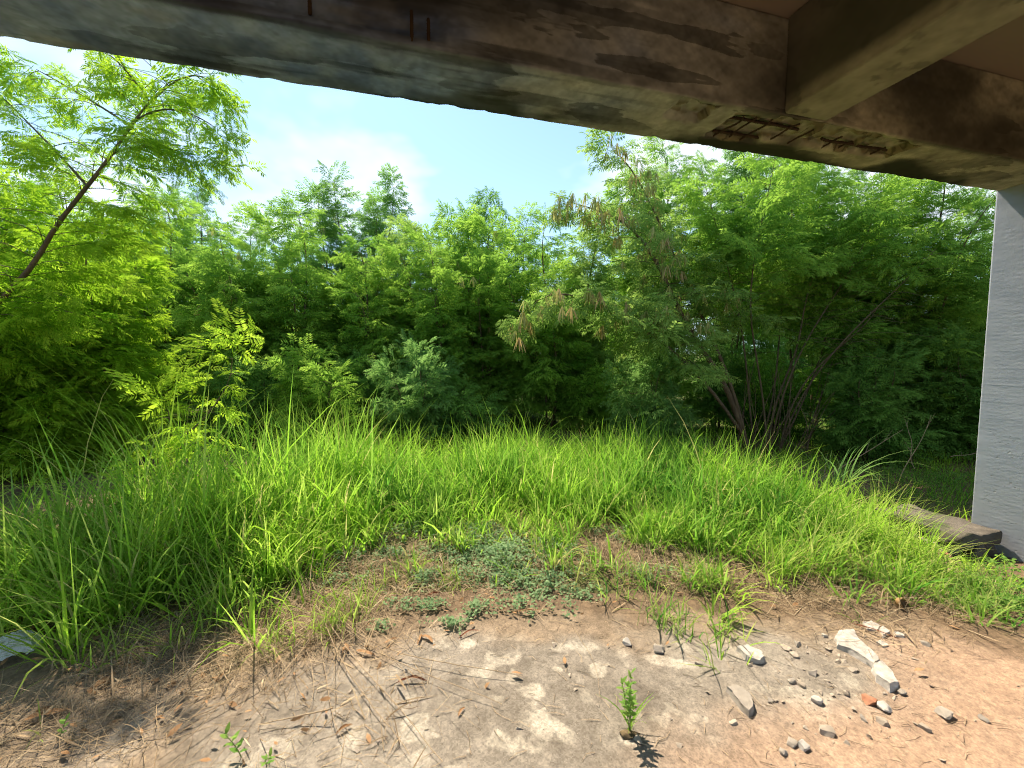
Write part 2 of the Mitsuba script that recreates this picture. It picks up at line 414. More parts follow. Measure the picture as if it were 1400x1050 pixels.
def girder_disp(v):
    u, n, z = v.T
    q = np.stack([u, n, z], 1)
    rough = meshkit.fbm(q * 16, 4, seed=31)
    jag = 0.6 * (meshkit.fbm(q * 7, 3, seed=32) - 0.5)
    m = np.zeros(len(v))
    for a, b, ra, rb in SPALLS:
        m = np.maximum(m, 1 - np.maximum(np.abs(u - a) / ra, np.abs(n - b) / rb) + jag)
    m = np.clip(m / 0.16, 0, 1) * (z < Z_BOT + 0.02)
    k = np.zeros(len(v))
    for a, b, ra, rb in FACE_SPALLS:
        k = np.maximum(k, 1 - np.maximum(np.abs(u - a) / ra, np.abs(z - b) / rb) + jag)
    k = np.clip(k / 0.16, 0, 1) * (n < N_IN + 0.02)
    out = v.copy()
    low = np.clip(1 - (z - Z_BOT) / 0.06, 0, 1)
    chip = np.clip((n - N_OUT + 0.05) / 0.05, 0, 1) * np.clip((meshkit.fbm(q * 12, 3, seed=35) - 0.52) * 5, 0, 1)
    out[:, 2] += m * (0.010 + 0.07 * rough) + low * (0.016 * (meshkit.fbm(q * 4, 3, seed=33) - 0.5) + 0.014 * chip)
    out[:, 1] += k * (0.010 + 0.035 * rough) - 0.014 * np.clip((n - N_OUT + 0.03) / 0.03, 0, 1) * (meshkit.fbm(q * 9, 3, seed=34))
    return out


br = thing('concrete_bridge', 'weathered concrete bridge overhead with stained edge girder, cross beam and grey painted pier', 'bridge')
v, f = block(-4.5, 7.0, N_IN, N_OUT, Z_BOT, Z_DECK - 0.002, 0.022, girder_disp)
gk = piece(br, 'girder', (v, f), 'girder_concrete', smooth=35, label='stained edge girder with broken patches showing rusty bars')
fu, ff = block(-12, -4.502, N_IN, N_OUT, Z_BOT, Z_DECK - 0.002, 0.3)
fu2, ff2 = block(7.002, 14, N_IN, N_OUT, Z_BOT, Z_DECK - 0.002, 0.3)
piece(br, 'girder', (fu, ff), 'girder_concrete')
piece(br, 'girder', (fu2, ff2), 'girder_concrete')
piece(br, 'deck', block(-12, 14, -2.6, 2.60, Z_DECK, 3.72, 0.6), 'deck_concrete', label='reddish brown underside of the bridge deck')
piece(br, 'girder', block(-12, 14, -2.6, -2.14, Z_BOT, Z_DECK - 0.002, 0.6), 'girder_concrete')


def cross_disp(v):
    q = v.copy()
    low = np.clip(1 - (v[:, 2] - Z_BOT) / 0.05, 0, 1)
    q[:, 2] += low * 0.010 * (meshkit.fbm(v * 5, 3, seed=41) - 0.5)
    q[:, 0] += 0.008 * (meshkit.fbm(v * 5, 3, seed=42) - 0.5)
    return q


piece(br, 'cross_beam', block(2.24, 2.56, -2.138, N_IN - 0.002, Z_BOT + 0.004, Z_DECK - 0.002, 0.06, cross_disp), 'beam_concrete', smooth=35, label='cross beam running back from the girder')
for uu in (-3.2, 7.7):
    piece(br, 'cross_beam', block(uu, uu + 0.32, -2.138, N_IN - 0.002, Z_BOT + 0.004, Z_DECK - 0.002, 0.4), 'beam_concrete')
cu0 = 5.05
piece(br, 'pier', block(cu0, cu0 + 0.55, 2.08, 2.555, -0.6, Z_BOT + 0.03, 0.12, cham=0.015), 'column_paint', smooth=35, label='light grey painted square pier with board marks')


def bwp(u, n, z):
    p = u * UX + n * NX
    return np.array([p[0], p[1], z])


rg = np.random.default_rng(77)
# stirrups and main bars in the broken patches of the soffit
for u, n0, n1 in [(SPALLS[0][0] - 0.12, 2.20, 2.46), (SPALLS[0][0] - 0.03, 2.18, 2.47), (SPALLS[0][0] + 0.08, 2.17, 2.48), (SPALLS[1][0] - 0.02, 2.17, 2.48), (SPALLS[1][0] + 0.13, 2.2, 2.44), (SPALLS[2][0], 2.22, 2.46), (SPALLS[2][0] + 0.14, 2.25, 2.46), (SPALLS[3][0] + 0.04, 2.25, 2.44)]:
    pts = [bwp(u + rg.normal(0, 0.006), n, Z_BOT + 0.012 + rg.normal(0, 0.003)) for n in np.linspace(n0, n1, 5)]
    piece(gk, 'reinforcing_bar', tube(spline(pts, 8), 0.006, 6), 'rusty_steel', smooth=True)
for n, a, b in [(2.24, -0.18, 0.35), (2.40, -0.16, 0.9), (2.30, 0.6, 1.2)]:
    u0 = SPALLS[0][0]
    pts = [bwp(u0 + t, n + rg.normal(0, 0.004), Z_BOT + 0.024) for t in np.linspace(a, b, 6)]
    piece(gk, 'reinforcing_bar', tube(spline(pts, 12), 0.009, 6), 'rusty_steel', smooth=True)
for u, z0, z1 in [(0.115, 2.915, 3.05), (0.19, 2.93, 3.03), (-0.31, 2.95, 3.05)]:
    pts = [bwp(u, N_IN + 0.006, z) for z in np.linspace(z0, z1, 4)]
    piece(gk, 'reinforcing_bar', tube(spline(pts, 6), 0.008, 6), 'rusty_steel', smooth=True)

# low wall beside the pier
lw = thing('low_wall', 'low mortared stone wall with dark mossy cap at the foot of the grey pier', 'wall')


def cap_disp(v):
    q = v.copy()
    q += 0.065 * (np.stack([meshkit.fbm(v * 6, 3, seed=s) for s in (51, 52, 53)], 1) - 0.5)
    return q


piece(lw, 'cap', block(4.54, 5.035, 2.34, 3.05, -0.13, -0.02, 0.025, cap_disp, cham=0.02), 'wall_cap', smooth=35, label='dark weathered mortar cap')
rw = np.random.default_rng(8)
piece(lw, 'core', block(4.60, 5.03, 2.40, 3.0, -0.5, -0.11, 0.06, cap_disp), 'grey_rubble', smooth=35)


def boulder(rng, size, step=0.02, amp=0.18):
    pts = rng.normal(size=(16, 3))
    pts /= np.linalg.norm(pts, axis=1, keepdims=True)
    pts = np.sign(pts) * np.abs(pts) ** 0.6
    m = Manifold.hull_points((pts * np.asarray(size) / 2).astype(np.float64)).refine_to_length(step).to_mesh()
    v = np.array(m.vert_properties[:, :3], float)
    o = rng.uniform(-9, 9, 3)
    r = min(size)
    v += amp * r * (np.stack([meshkit.fbm((v + o) / r * 1.6, 3, seed=s) for s in (1, 2, 3)], 1) - 0.5)
    return v, np.array(m.tri_verts)


for u, n, z, s, mt in [(4.62, 2.66, -0.20, (0.22, 0.50, 0.20), 'grey_rubble'), (4.62, 3.10, -0.20, (0.22, 0.46, 0.22), 'pale_rubble'), (4.72, 2.36, -0.20, (0.26, 0.16, 0.20), 'wall_cap'), (4.92, 2.40, -0.20, (0.22, 0.16, 0.22), 'wall_cap'),
                       (4.58, 2.44, -0.24, (0.12, 0.14, 0.10), 'brick_red')]:
    v, f = boulder(rw, s)
    piece(lw, 'stone', (v[:, :1] * UX + v[:, 1:2] * NX + np.array([0, 0, 1]) * v[:, 2:] + bwp(u, n, z), f), mt, smooth=40)


# ------------------------------------------------------------------ leaves
def leaf_template(rng, pairs=5, detail=0, k=9, wide=0.066, long=1.0):
    """A feathery double-compound leaf of length 1 along +x, up +z: pairs of pinnae on a drooping midrib."""
    droop, V, Fc = rng.uniform(0.15, 0.45), [], []
    curve = lambda s: np.array([s - 0.12 * droop * s ** 2, 0.03 * math.sin(3 * s + rng.uniform(0, 0.1)), 0.10 * s - droop * s * s])
    n = 0
    for i in range(pairs):
        s = 0.24 + 0.76 * i / (pairs - 1)
        o = curve(s)
        fw = curve(s + 0.02) - curve(s - 0.02)
        fw /= np.linalg.norm(fw)
        for sd in (-1, 1):
            ang = math.radians(rng.uniform(52, 72) - 26 * (i / (pairs - 1)) ** 2)
            side = np.array([0, sd, 0.0])
            ax = math.cos(ang) * fw + math.sin(ang) * side + np.array([0, 0, rng.uniform(-0.35, 0.08)])
            ax /= np.linalg.norm(ax)
            L = (0.40 + 0.16 * math.sin(math.pi * (0.25 + 0.6 * i / (pairs - 1)))) * rng.uniform(0.85, 1.12) * long
            up = np.cross(ax, side) * sd
            up = np.array([0, 0, 1.0]) - ax * ax[2]
            up /= np.linalg.norm(up)
            lat = np.cross(up, ax)
            sag = rng.uniform(0.05, 0.22)
            pc = lambda t: o + ax * (L * t) - np.array([0, 0, 1]) * (sag * L * t * t)
            if detail == 0:
                w = wide * rng.uniform(0.85, 1.15)
                tw = rng.uniform(-0.35, 0.35)
                lt = lat * math.cos(tw) + up * math.sin(tw)
                V += [o, pc(0.42) + lt * w, pc(0.5) - lt * w, pc(1.0)]
                Fc += [[n, n + 2, n + 3], [n, n + 3, n + 1]]
                n += 4
            else:
                for j in range(k):
                    t = (j + 0.8) / (k + 0.3)
                    b = pc(t)
                    ll = 0.068 * (0.75 + 0.5 * math.sin(math.pi * min(1, t + 0.1))) * rng.uniform(0.9, 1.1)
                    for q in (-1, 1):
                        d = ax * 0.42 + lat * q * 0.9 + up * rng.uniform(-0.25, 0.3)
                        d /= np.linalg.norm(d)
                        wv = ax * (L / k * 0.40)
                        if detail == 1:
                            V += [b - wv, b + wv, b + d * ll]
                            Fc += [[n, n + 1, n + 2]]
                            n += 3
                        else:
                            V += [b, b + d * ll * 0.5 + wv, b + d * ll, b + d * ll * 0.5 - wv]
                            Fc += [[n, n + 1, n + 2], [n, n + 2, n + 3]]
                            n += 4
    if detail:
        ss = [0, 0.35, 0.7, 1.0]
        for a, b in zip(ss[:-1], ss[1:]):
            p, q = curve(a), curve(b)
            w = np.array([0, 0.006, 0])
            V += [p - w, p + w, q + w, q - w]
            Fc += [[n, n + 1, n + 2], [n, n + 2, n + 3]]
            n += 4
    return np.array(V), np.array(Fc)


rt = np.random.default_rng(2024)
TPL = {0: [leaf_template(rt, int(rt.integers(5, 8)), 0, wide=0.056, long=0.88) for _ in range(7)], 1: [leaf_template(rt, int(rt.integers(7, 10)), 0, wide=0.043, long=0.72) for _ in range(7)], 2: [leaf_template(rt, int(rt.integers(6, 9)), 0, wide=0.052, long=0.62) for _ in range(7)]}


def leaves(rng, P, D, size, young, detail=0, tilt=0.4, flat=1.0):
    """Many leaves: at P, pointing along D, with lengths size; young: 0..1 per leaf. Returns (mesh, uv)."""
    K = len(P)
    D = D / (np.linalg.norm(D, axis=1, keepdims=True) + 1e-9)
    up = np.array([0, 0, flat]) + rng.normal(0, tilt, (K, 3))
    y = np.cross(up, D)
    y /= np.linalg.norm(y, axis=1, keepdims=True) + 1e-9
    z = np.cross(D, y)
    R = np.stack([D, y, z], 1) * np.asarray(size)[:, None, None]
    pick = rng.integers(0, len(TPL[detail]), K)
    u = rng.random(K)
    vs, fs, uvs, n = [], [], [], 0
    for t, (tv, tf) in enumerate(TPL[detail]):
        i = np.nonzero(pick == t)[0]
        if not len(i):
            continue
        v = np.einsum('nj,kjc->knc', tv, R[i]) + P[i][:, None]
        vs.append(v.reshape(-1, 3))
        fs.append((tf[None] + (np.arange(len(i)) * len(tv))[:, None, None] + n).reshape(-1, 3))
        pu = np.clip(u[i][:, None] + rng.normal(0, 0.12, (len(i), len(tv))), 0, 1) if detail == 0 else np.repeat(u[i][:, None], len(tv), 1)
        uvs.append(np.stack([pu.ravel(), np.repeat(np.asarray(young)[i], len(tv))], 1))
        n += len(i) * len(tv)
    return (np.vstack(vs), np.vstack(fs)), np.vstack(uvs)


def unit(v):
    return v / (np.linalg.norm(v, axis=-1, keepdims=True) + 1e-9)


def spray_template(rng, L, detail, leaf=0.2, twig=0.34, tgap=0.075, lgap=0.05, droop=0.28):
    """One leafy side branch of length L along +x: twigs to both sides and above, each with its leaves. Returns (mesh, uv)."""
    nb = 6
    t = np.linspace(0, 1, nb)
    bp = np.array([1.0, 0, 0]) * (L * t)[:, None] + np.array([0, rng.normal(0, 0.06), -droop]) * (L * t ** 2)[:, None]
    P, D, Sz, Y, sticks = [], [], [], [], []
    tn = max(3, int(L / tgap))
    for j in range(tn):
        tt = 0.12 + 0.88 * (j + rng.uniform(0, 0.8)) / tn
        q = np.array([np.interp(tt, t, bp[:, k]) for k in range(3)])
        bd = unit(bp[-1] - bp[0])
        side = np.array([0, 1.0 if j % 2 else -1.0, 0])
        td = unit(bd * 0.8 + side * rng.uniform(0.2, 1.2) + np.array([0, 0, rng.normal(0.05, 0.35)]))
        TL = twig * rng.uniform(0.6, 1.2) * (1.1 - 0.5 * tt) * min(1, 0.5 + L)
        k = max(3, int(TL / lgap))
        a = (np.arange(k) + 0.6) / k
        tw = q + td * (TL * a)[:, None] + np.array([0, 0, -0.35 * TL]) * (a ** 2)[:, None]
        sticks.append(tube(np.vstack([q, tw[k // 2], tw[-1]]), [0.0026, 0.002, 0.001], 3))
        alt = np.where(np.arange(k) % 2 == 0, 1.0, -1.0)[:, None]
        ls = unit(np.cross(td, [0, 0, 1]))
        P.append(tw)
        D.append(td * 0.75 + ls * alt * rng.uniform(0.5, 1.0, (k, 1)) + np.array([0, 0, -0.15]) + rng.normal(0, 0.18, (k, 3)))
        Sz.append(leaf * rng.uniform(0.75, 1.2, k) * (1 - 0.25 * a))
        Y.append(np.clip(0.22 * a + 0.4 * (tt - 0.6) + rng.normal(0, 0.12, k), 0, 1))
    m, uv = leaves(rng, np.vstack(P), np.vstack(D), np.concatenate(Sz), np.concatenate(Y), detail, 0.42)
    w = cat_meshes(sticks)
    mesh = cat_meshes([m, w])
    return mesh, np.vstack([uv, np.zeros((len(w[0]), 2))])


SPRAYS = {}


def spray_groups(mt, detail, big=1.0):
    """Shape groups of leafy branches of three lengths in one leaf material, made when first asked for."""
    if (mt, detail, big) not in SPRAYS:
        out = []
        for c, L in enumerate((0.34, 0.62, 1.0)):
            row = []
            for v in range(3):
                r = np.random.default_rng(9000 + 10 * c + v + 100 * detail)
                m, uv = spray_template(r, L, detail, leaf=0.2 * big, lgap=0.05 * big, tgap=0.075 * big)
                key = f'leafy_branch_{mt}_{detail}_{int(big * 10)}_{c}{v}'
                scene[key] = {'type': 'shapegroup', 'leaves': mikit.ply(m, mt, uv=uv)}
                row.append(key)
            out.append((L, row))
        SPRAYS[(mt, detail, big)] = out
    return SPRAYS[(mt, detail, big)]


def grow(rng, stems, first=0.25, gap=0.17, reach=0.9, rise=0.35, droop=0.25, aim=None):
    """Side branches on the given stems (lists of (path, radius)). Returns wood meshes per stem, branch meshes and the branches (origin, direction, length)."""
    wood, sticks, BR = [], [], []
    for path, rad in stems:
        p = spline(path, 16)
        f = np.linspace(0, 1, 16)
        r = rad * (1 - f) ** 0.8 + 0.0035 * f
        wood.append(tube(p, r, 7))
        seg = np.linalg.norm(np.diff(p, axis=0), axis=1)
        total = seg.sum()
        cum = np.concatenate([[0], np.cumsum(seg)]) / total
        at = lambda q: np.array([np.interp(np.clip(q, 0, 1), cum, p[:, k]) for k in range(3)])
        s = first
        az = rng.uniform(0, 6.28)
        while s < 1.0:
            o = at(s)
            tdir = unit(at(s + 0.05) - at(s - 0.05))
            az += 2.4 + rng.normal(0, 0.5)
            out = np.array([math.cos(az), math.sin(az), 0])
            if aim is not None:
                out = unit(out + aim)
            d = unit(out * 1.0 + tdir * rise + np.array([0, 0, rng.normal(0.1, 0.18)]))
            L = reach * (1.05 - 0.7 * (s - first) / (1 - first + 1e-6)) * rng.uniform(0.55, 1.2)
            BR.append((o, d, L))
            t = np.linspace(0, 1, 4)
            sticks.append(tube(o + d * (L * t)[:, None] + np.array([0, 0, -0.28 * L]) * (t ** 2)[:, None], np.linspace(max(0.004, 0.35 * np.interp(s, f, r)), 0.002, 4), 4))
            s += gap * rng.uniform(0.6, 1.4) / total
        tip = unit(p[-1] - p[-2])
        for _ in range(3):
            BR.append((p[-1] - tip * 0.03, unit(tip + rng.normal(0, 0.45, 3)), 0.32 * rng.uniform(0.8, 1.2)))
    return wood, sticks, BR


def branch_matrix(o, d, L, roll):
    x = d
    y = unit(np.cross([math.sin(roll) * 0.4, math.cos(roll) * 0.4, 1.0], x))
    z = np.cross(x, y)
    m = np.eye(4)
    m[:3, :3] = np.stack([x, y, z], 1) * L
    m[:3, 3] = o
    return T(m)


def tree(name, label, rng, stems, leaf_m, detail=0, group=None, cat='tree', pods=None, clip=None, big=1.0, limbs=None, bare=(), **kw):
    key = thing(name, label, cat, group)
    wood, sticks, BR = grow(rng, stems, **kw)
    if limbs:
        w2, s2, b2 = grow(rng, limbs, first=0.2, gap=0.12, reach=0.42, rise=0.7)
        sticks, extra = sticks + w2 + s2, b2
    else:
        extra = []
    wood = wood + [tube(spline(p, 10), np.linspace(r, 0.003, 10), 6) for p, r in bare]
    for w in wood:
        piece(key, 'trunk', w, 'bark', smooth=True)
    piece(key, 'branches', cat_meshes(sticks), 'twig_bark', kind='stuff')
    if clip is not None:
        BR = [b for b in BR if clip(b)]
    BR = BR + extra
    groups = spray_groups(leaf_m, detail, big)
    for i, (o, d, L) in enumerate(BR):
        base, row = groups[0 if L < 0.46 else 1 if L < 0.78 else 2]
        scene[f'{key}__crown__{i + 1:03d}'] = {'type': 'instance', 'group': {'type': 'ref', 'id': row[int(rng.integers(0, len(row)))]}, 'to_world': branch_matrix(o, d, L / base, rng.uniform(0, 6.28))}
    if pods:
        ok = [b for b in BR if pods[1](b[0] + b[1] * b[2] * 0.6)]
        for _ in range(pods[0]):
            o, d, L = ok[int(rng.integers(0, len(ok)))]
            t = rng.uniform(0.15, 1.05)
            q = o + d * L * t + np.array([rng.normal(0, 0.08), rng.normal(-0.16, 0.08), -0.28 * L * t * t + rng.normal(0, 0.03)])
            piece(key, 'pod_cluster', *pod_cluster(rng, q))
    return key


def pod_cluster(rng, at):
    n = int(rng.integers(6, 12))
    vs, fs, uv = [], [], []
    ripe = 1.0 if rng.random() < 0.2 else rng.uniform(0, 0.3)
    for _ in range(n):
        L, w = rng.uniform(0.14, 0.23), 0.0075
        az = rng.uniform(0, 6.28)
        o = np.array([math.cos(az), math.sin(az), 0])
        side = np.array([-o[1], o[0], 0])
        spread = rng.uniform(0.10, 0.9)
        b = len(vs) * 9
        rows = []
        for k, t in enumerate((0, 0.25, 0.5, 0.78)):
            c = at + o * (0.01 + spread * L * t * (1 - 0.3 * t)) + np.array([0, 0, -L * t])
            ww = w * (0.35, 0.9, 1.1, 0.9)[k]
            rows += [c - side * ww, c + side * ww]
        rows.append(at + o * (0.01 + spread * L * 0.72) + np.array([0, 0, -L]))
        vs.append(np.array(rows))
        f = []
        for k in range(3):
            a = b + 2 * k
            f += [[a, a + 1, a + 3], [a, a + 3, a + 2]]
        f.append([b + 6, b + 7, b + 8])
        fs += f
        uv += [[rng.random(), np.clip(ripe + rng.normal(0, 0.1), 0, 1)]] * 9
    return (np.vstack(vs), np.array(fs)), 'pod_skin', False, np.array(uv)


def stem_set(rng, base, top, n, spread, rad, wob=0.06):
    """n stems rising from one root to points around top."""
    base, top = np.asarray(base, float), np.asarray(top, float)
    H = top[2] - base[2]
    out = []
    for i in range(n):
        az = 6.28 * i / n + rng.uniform(-0.6, 0.6)
        rr = 0 if i == 0 else spread * rng.uniform(0.6, 1.1)
        e = top + np.array([math.cos(az) * rr, math.sin(az) * rr, -H * (0 if i == 0 else rng.uniform(0.04, 0.32))])
        b = base + np.array([math.cos(az), math.sin(az), 0]) * 0.09 * min(1, n - 1)
        mid = [b + (e - b) * t + np.array([0, 0, 0.10 * H * math.sin(math.pi * t)]) + rng.normal(0, wob, 3) * (1, 1, 0.4) * H * 0.25 for t in (0.33, 0.66)]
        out.append(([b - [0, 0, 0.05], *mid, e], rad * (1 if i == 0 else rng.uniform(0.6, 0.95))))
    return out


def gz(x, y):
    return float(ground_height(np.array(x), np.array(y)))


def spot(px, top_py, y):
    """Where a tree whose top is seen at this pixel stands if it is y metres away, and how high it is."""
    p = at_depth(px, top_py, y)
    return p


# the near tree on the left: a leaning trunk, limbs reaching right, lime green layers
rng = np.random.default_rng(11)
A = [at_depth(-330, 700, 4.6), at_depth(0, 412, 4.2), at_depth(70, 320, 4.15), at_depth(135, 235, 4.1), at_depth(182, 168, 4.1), at_depth(232, 112, 4.1)]
A[0][2] = -0.1
stemsA = [(A, 0.027)]
limbs = [([at_depth(120, 255, 4.1), at_depth(60, 190, 4.2), at_depth(0, 130, 4.3)], 0.012), ([at_depth(150, 212, 4.1), at_depth(205, 200, 4.15), at_depth(265, 215, 4.2)], 0.012), ([at_depth(178, 172, 4.1), at_depth(120, 135, 4.2), at_depth(50, 95, 4.3)], 0.010),
         ([at_depth(182, 168, 4.1), at_depth(235, 150, 4.2), at_depth(295, 175, 4.3)], 0.010), ([at_depth(205, 140, 4.1), at_depth(255, 105, 4.2), at_depth(290, 115, 4.3)], 0.009), ([at_depth(205, 140, 4.1), at_depth(175, 100, 4.0), at_depth(150, 75, 4.0)], 0.008)]
tree('leaning_tree', 'tall leaning lime green tree at far left, its thin top against the sky', rng, stemsA, 'lime_leaf', detail=1, big=0.85, first=0.34, gap=0.05, reach=0.95, rise=0.35,
     clip=lambda b: b[1][1] > -0.3 and (b[0][2] < 3.0 or rng.random() < 0.7), limbs=limbs)
for i, (px, py, y, n, spread, rad, reach, lab) in enumerate([
    (-40, 190, 4.9, 4, 0.8, 0.04, 0.9, 'lime green tree cut by the left edge of the view, behind the leaning trunk'),
    (75, 300, 5.3, 4, 0.9, 0.035, 0.85, 'bright lime green tree whose leaf layers fall to the grass beside the leaning trunk'),
    (120, 330, 5.5, 4, 0.6, 0.03, 0.75, 'bright lime green tree nearest the sapling on its left, above the tall grass'),
]):
    r = np.random.default_rng(100 + i)
    top = spot(px, py, y)
    base = np.array([top[0] - 0.3, y + 0.2, gz(top[0] - 0.3, y + 0.2)])
    tree('lime_tree', lab, r, stem_set(r, base, top, n, spread, rad), 'lime_leaf', detail=1, first=0.14, gap=0.085, reach=reach)

# pod tree and its many stems on the right
rng = np.random.default_rng(21)
Y0 = 7.3
root = ground_at(1045, 604)
Y0 = root[1]
rz = gz(root[0], root[1]) - 0.05
R = lambda px, py, y: at_depth(px, py, y)
bx = [np.array([root[0] + dx, root[1] + dy, rz]) for dx, dy in ((-0.25, 0), (-0.1, 0.1), (0.0, -0.1), (0.12, 0.05), (0.22, -0.05), (0.3, 0.12), (0.05, 0.25))]
pod_stems = [([bx[0], R(982, 511, Y0 - 0.15), R(943, 452, Y0 - 0.3), R(898, 360, Y0 - 0.45), R(850, 303, Y0 - 0.6), R(785, 278, Y0 - 0.7)], 0.05),
             ([bx[0], R(985, 490, Y0 - 0.1), R(935, 380, Y0), R(885, 270, Y0 + 0.1), R(835, 205, Y0 + 0.1)], 0.035),
             ([bx[1], R(960, 520, Y0 - 0.5), R(880, 450, Y0 - 0.9), R(790, 405, Y0 - 1.1), R(722, 425, Y0 - 1.1)], 0.03)]
tree('pod_tree', 'arching olive green tree with hanging seed pods, crown against the sky', rng, pod_stems, 'pale_leaf', first=0.42, gap=0.09, reach=0.85, rise=0.2,
     pods=(200, lambda q: q[2] > 1.9 and q[0] < root[0] - 0.6))
rng = np.random.default_rng(22)
many = [([bx[1], R(1022, 520, Y0), R(1010, 430, Y0), R(985, 330, Y0), R(960, 235, Y0)], 0.0165),
        ([bx[2], R(1036, 500, Y0 - .1), R(1026, 410, Y0 - .2), R(1040, 310, Y0 - .2), R(1060, 215, Y0 - .2)], 0.0165),
        ([bx[3], R(1078, 520, Y0), R(1118, 440, Y0), R(1165, 365, Y0), R(1200, 270, Y0)], 0.0165),
        ([bx[4], R(1098, 540, Y0 - .1), R(1150, 470, Y0 - .3), R(1210, 410, Y0 - .5), R(1280, 340, Y0 - .6)], 0.0165),
        ([bx[5], R(1110, 520, Y0 + .2), R(1135, 430, Y0 + .4), R(1140, 330, Y0 + .5), R(1130, 235, Y0 + .5)], 0.0165),
        ([bx[6], R(1060, 520, Y0 + .3), R(1068, 430, Y0 + .5), R(1080, 320, Y0 + .6), R(1085, 230, Y0 + .6)], 0.0165),
        ([bx[3], R(1065, 540, Y0 + .1), R(1088, 480, Y0 + .1), R(1100, 420, Y0 + .1), R(1125, 350, Y0 + .1)], 0.022),
        ([bx[4], R(1085, 550, Y0 - .1), R(1120, 500, Y0 - .2), R(1165, 460, Y0 - .3), R(1200, 420, Y0 - .4)], 0.0165)]
thin = []
for k in range(22):
    b0 = np.array([root[0] + rng.uniform(-0.5, 0.7), root[1] + rng.uniform(-0.35, 0.35), rz])
    e0 = np.array([b0[0] + rng.normal(0.12, 0.45), b0[1] + rng.normal(0, 0.3), rz + rng.uniform(1.0, 2.1)])
    thin.append(([b0, (b0 + e0) / 2 + [rng.normal(0, 0.06), 0, 0.1], e0], rng.uniform(0.006, 0.012)))
tree('many_stemmed_tree', 'spreading green tree with a fan of bare brown stems from one root', rng, many, 'green_leaf', first=0.5, gap=0.06, reach=0.95, bare=thin, clip=lambda b: b[0][2] > 1.5 and not (b[0][2] < 2.7 and b[1][1] < 0.25))

# the wall of trees: (pixel of the top, distance, stems, spread, radius, reach, leaves, first, label)
ROW = [
    (345, 312, 9.4, 4, 0.75, 0.04, 0.85, 'green_leaf', 0.12, 'mid green tree between the sapling and the two slender dark tops'),
    (268, 262, 10.6, 3, 0.7, 0.04, 0.8, 'dark_leaf', 0.2, 'tall dark tree seen under the end of the leaning tree'),
    (560, 322, 9.8, 4, 0.75, 0.04, 0.85, 'pale_leaf', 0.12, 'pale green tree just right of the two slender dark tops'),
    (722, 298, 10.3, 3, 0.7, 0.04, 0.75, 'green_leaf', 0.2, 'tall green tree left of the highest hanging pods'),
    (640, 305, 9.9, 3, 0.7, 0.04, 0.8, 'green_leaf', 0.15, 'green tree left of the thin dark topped tree'),
    (300, 318, 7.8, 4, 0.7, 0.035, 0.75, 'green_leaf', 0.12, 'mid green feathery tree rising behind the sapling'),
    (225, 275, 8.8, 4, 0.8, 0.04, 0.85, 'green_leaf', 0.12, 'mid green tree showing between the lime green trees and the open sky at left'),
    (405, 290, 8.4, 4, 0.75, 0.04, 0.80, 'green_leaf', 0.10, 'bright topped feathery tree left of centre, right of the tree behind the sapling'),
    (455, 248, 11.0, 3, 0.55, 0.04, 0.8, 'dark_leaf', 0.30, 'left one of two slender dark trees with thin tops against the sky'),
    (537, 252, 11.5, 3, 0.65, 0.045, 0.85, 'dark_leaf', 0.30, 'right one of two slender dark trees with thin tops against the sky'),
    (490, 335, 8.6, 4, 0.7, 0.04, 0.75, 'green_leaf', 0.10, 'dense green tree below the two slender dark tops'),
    (585, 330, 8.3, 4, 0.7, 0.04, 0.75, 'green_leaf', 0.10, 'dense bright green tree in the middle of the tree wall'),
    (612, 300, 10.8, 3, 0.6, 0.04, 0.7, 'green_leaf', 0.25, 'tall light green tree behind the middle of the tree wall'),
    (668, 272, 11.2, 3, 0.5, 0.04, 0.75, 'dark_leaf', 0.3, 'thin dark topped tree against the sky just left of the pod tree'),
    (668, 318, 8.8, 4, 0.7, 0.04, 0.75, 'green_leaf', 0.10, 'light green tree just left of the seed pods, with bare stems at its foot'),
    (745, 310, 8.4, 4, 0.75, 0.04, 0.75, 'green_leaf', 0.16, 'green tree behind the lowest hanging pods, dark bare stems below'),
    (820, 300, 9.6, 4, 0.8, 0.04, 0.8, 'pale_leaf', 0.16, 'pale green tree behind the arching pod tree'),
    (905, 200, 10.0, 4, 0.9, 0.045, 0.9, 'green_leaf', 0.15, 'tall green tree behind the pod tree, reaching up to the girder'),
    (1010, 185, 10.2, 4, 0.9, 0.045, 0.9, 'dark_leaf', 0.5, 'tall dark tree behind the fan of stems, top hidden by the girder'),
    (1120, 190, 9.6, 4, 0.9, 0.045, 0.9, 'green_leaf', 0.5, 'tall green tree right behind the many stemmed tree'),
    (1205, 215, 8.6, 4, 0.9, 0.045, 0.9, 'green_leaf', 0.12, 'dense green tree between the many stemmed tree and the pier'),
    (1290, 225, 7.6, 4, 0.8, 0.045, 0.85, 'green_leaf', 0.12, 'deep green tree whose leaves touch the left side of the pier'),
    (1385, 240, 8.2, 4, 0.9, 0.045, 0.9, 'dark_leaf', 0.10, 'dark green tree mostly hidden behind the pier'),
    (60, 215, 9.5, 4, 0.9, 0.045, 0.9, 'green_leaf', 0.12, 'mid green tree far behind the leaning trunk at left'),
    (-60, 215, 8.0, 4, 0.9, 0.045, 0.9, 'green_leaf', 0.12, 'green tree at the far left edge behind the lime green layers'),
]
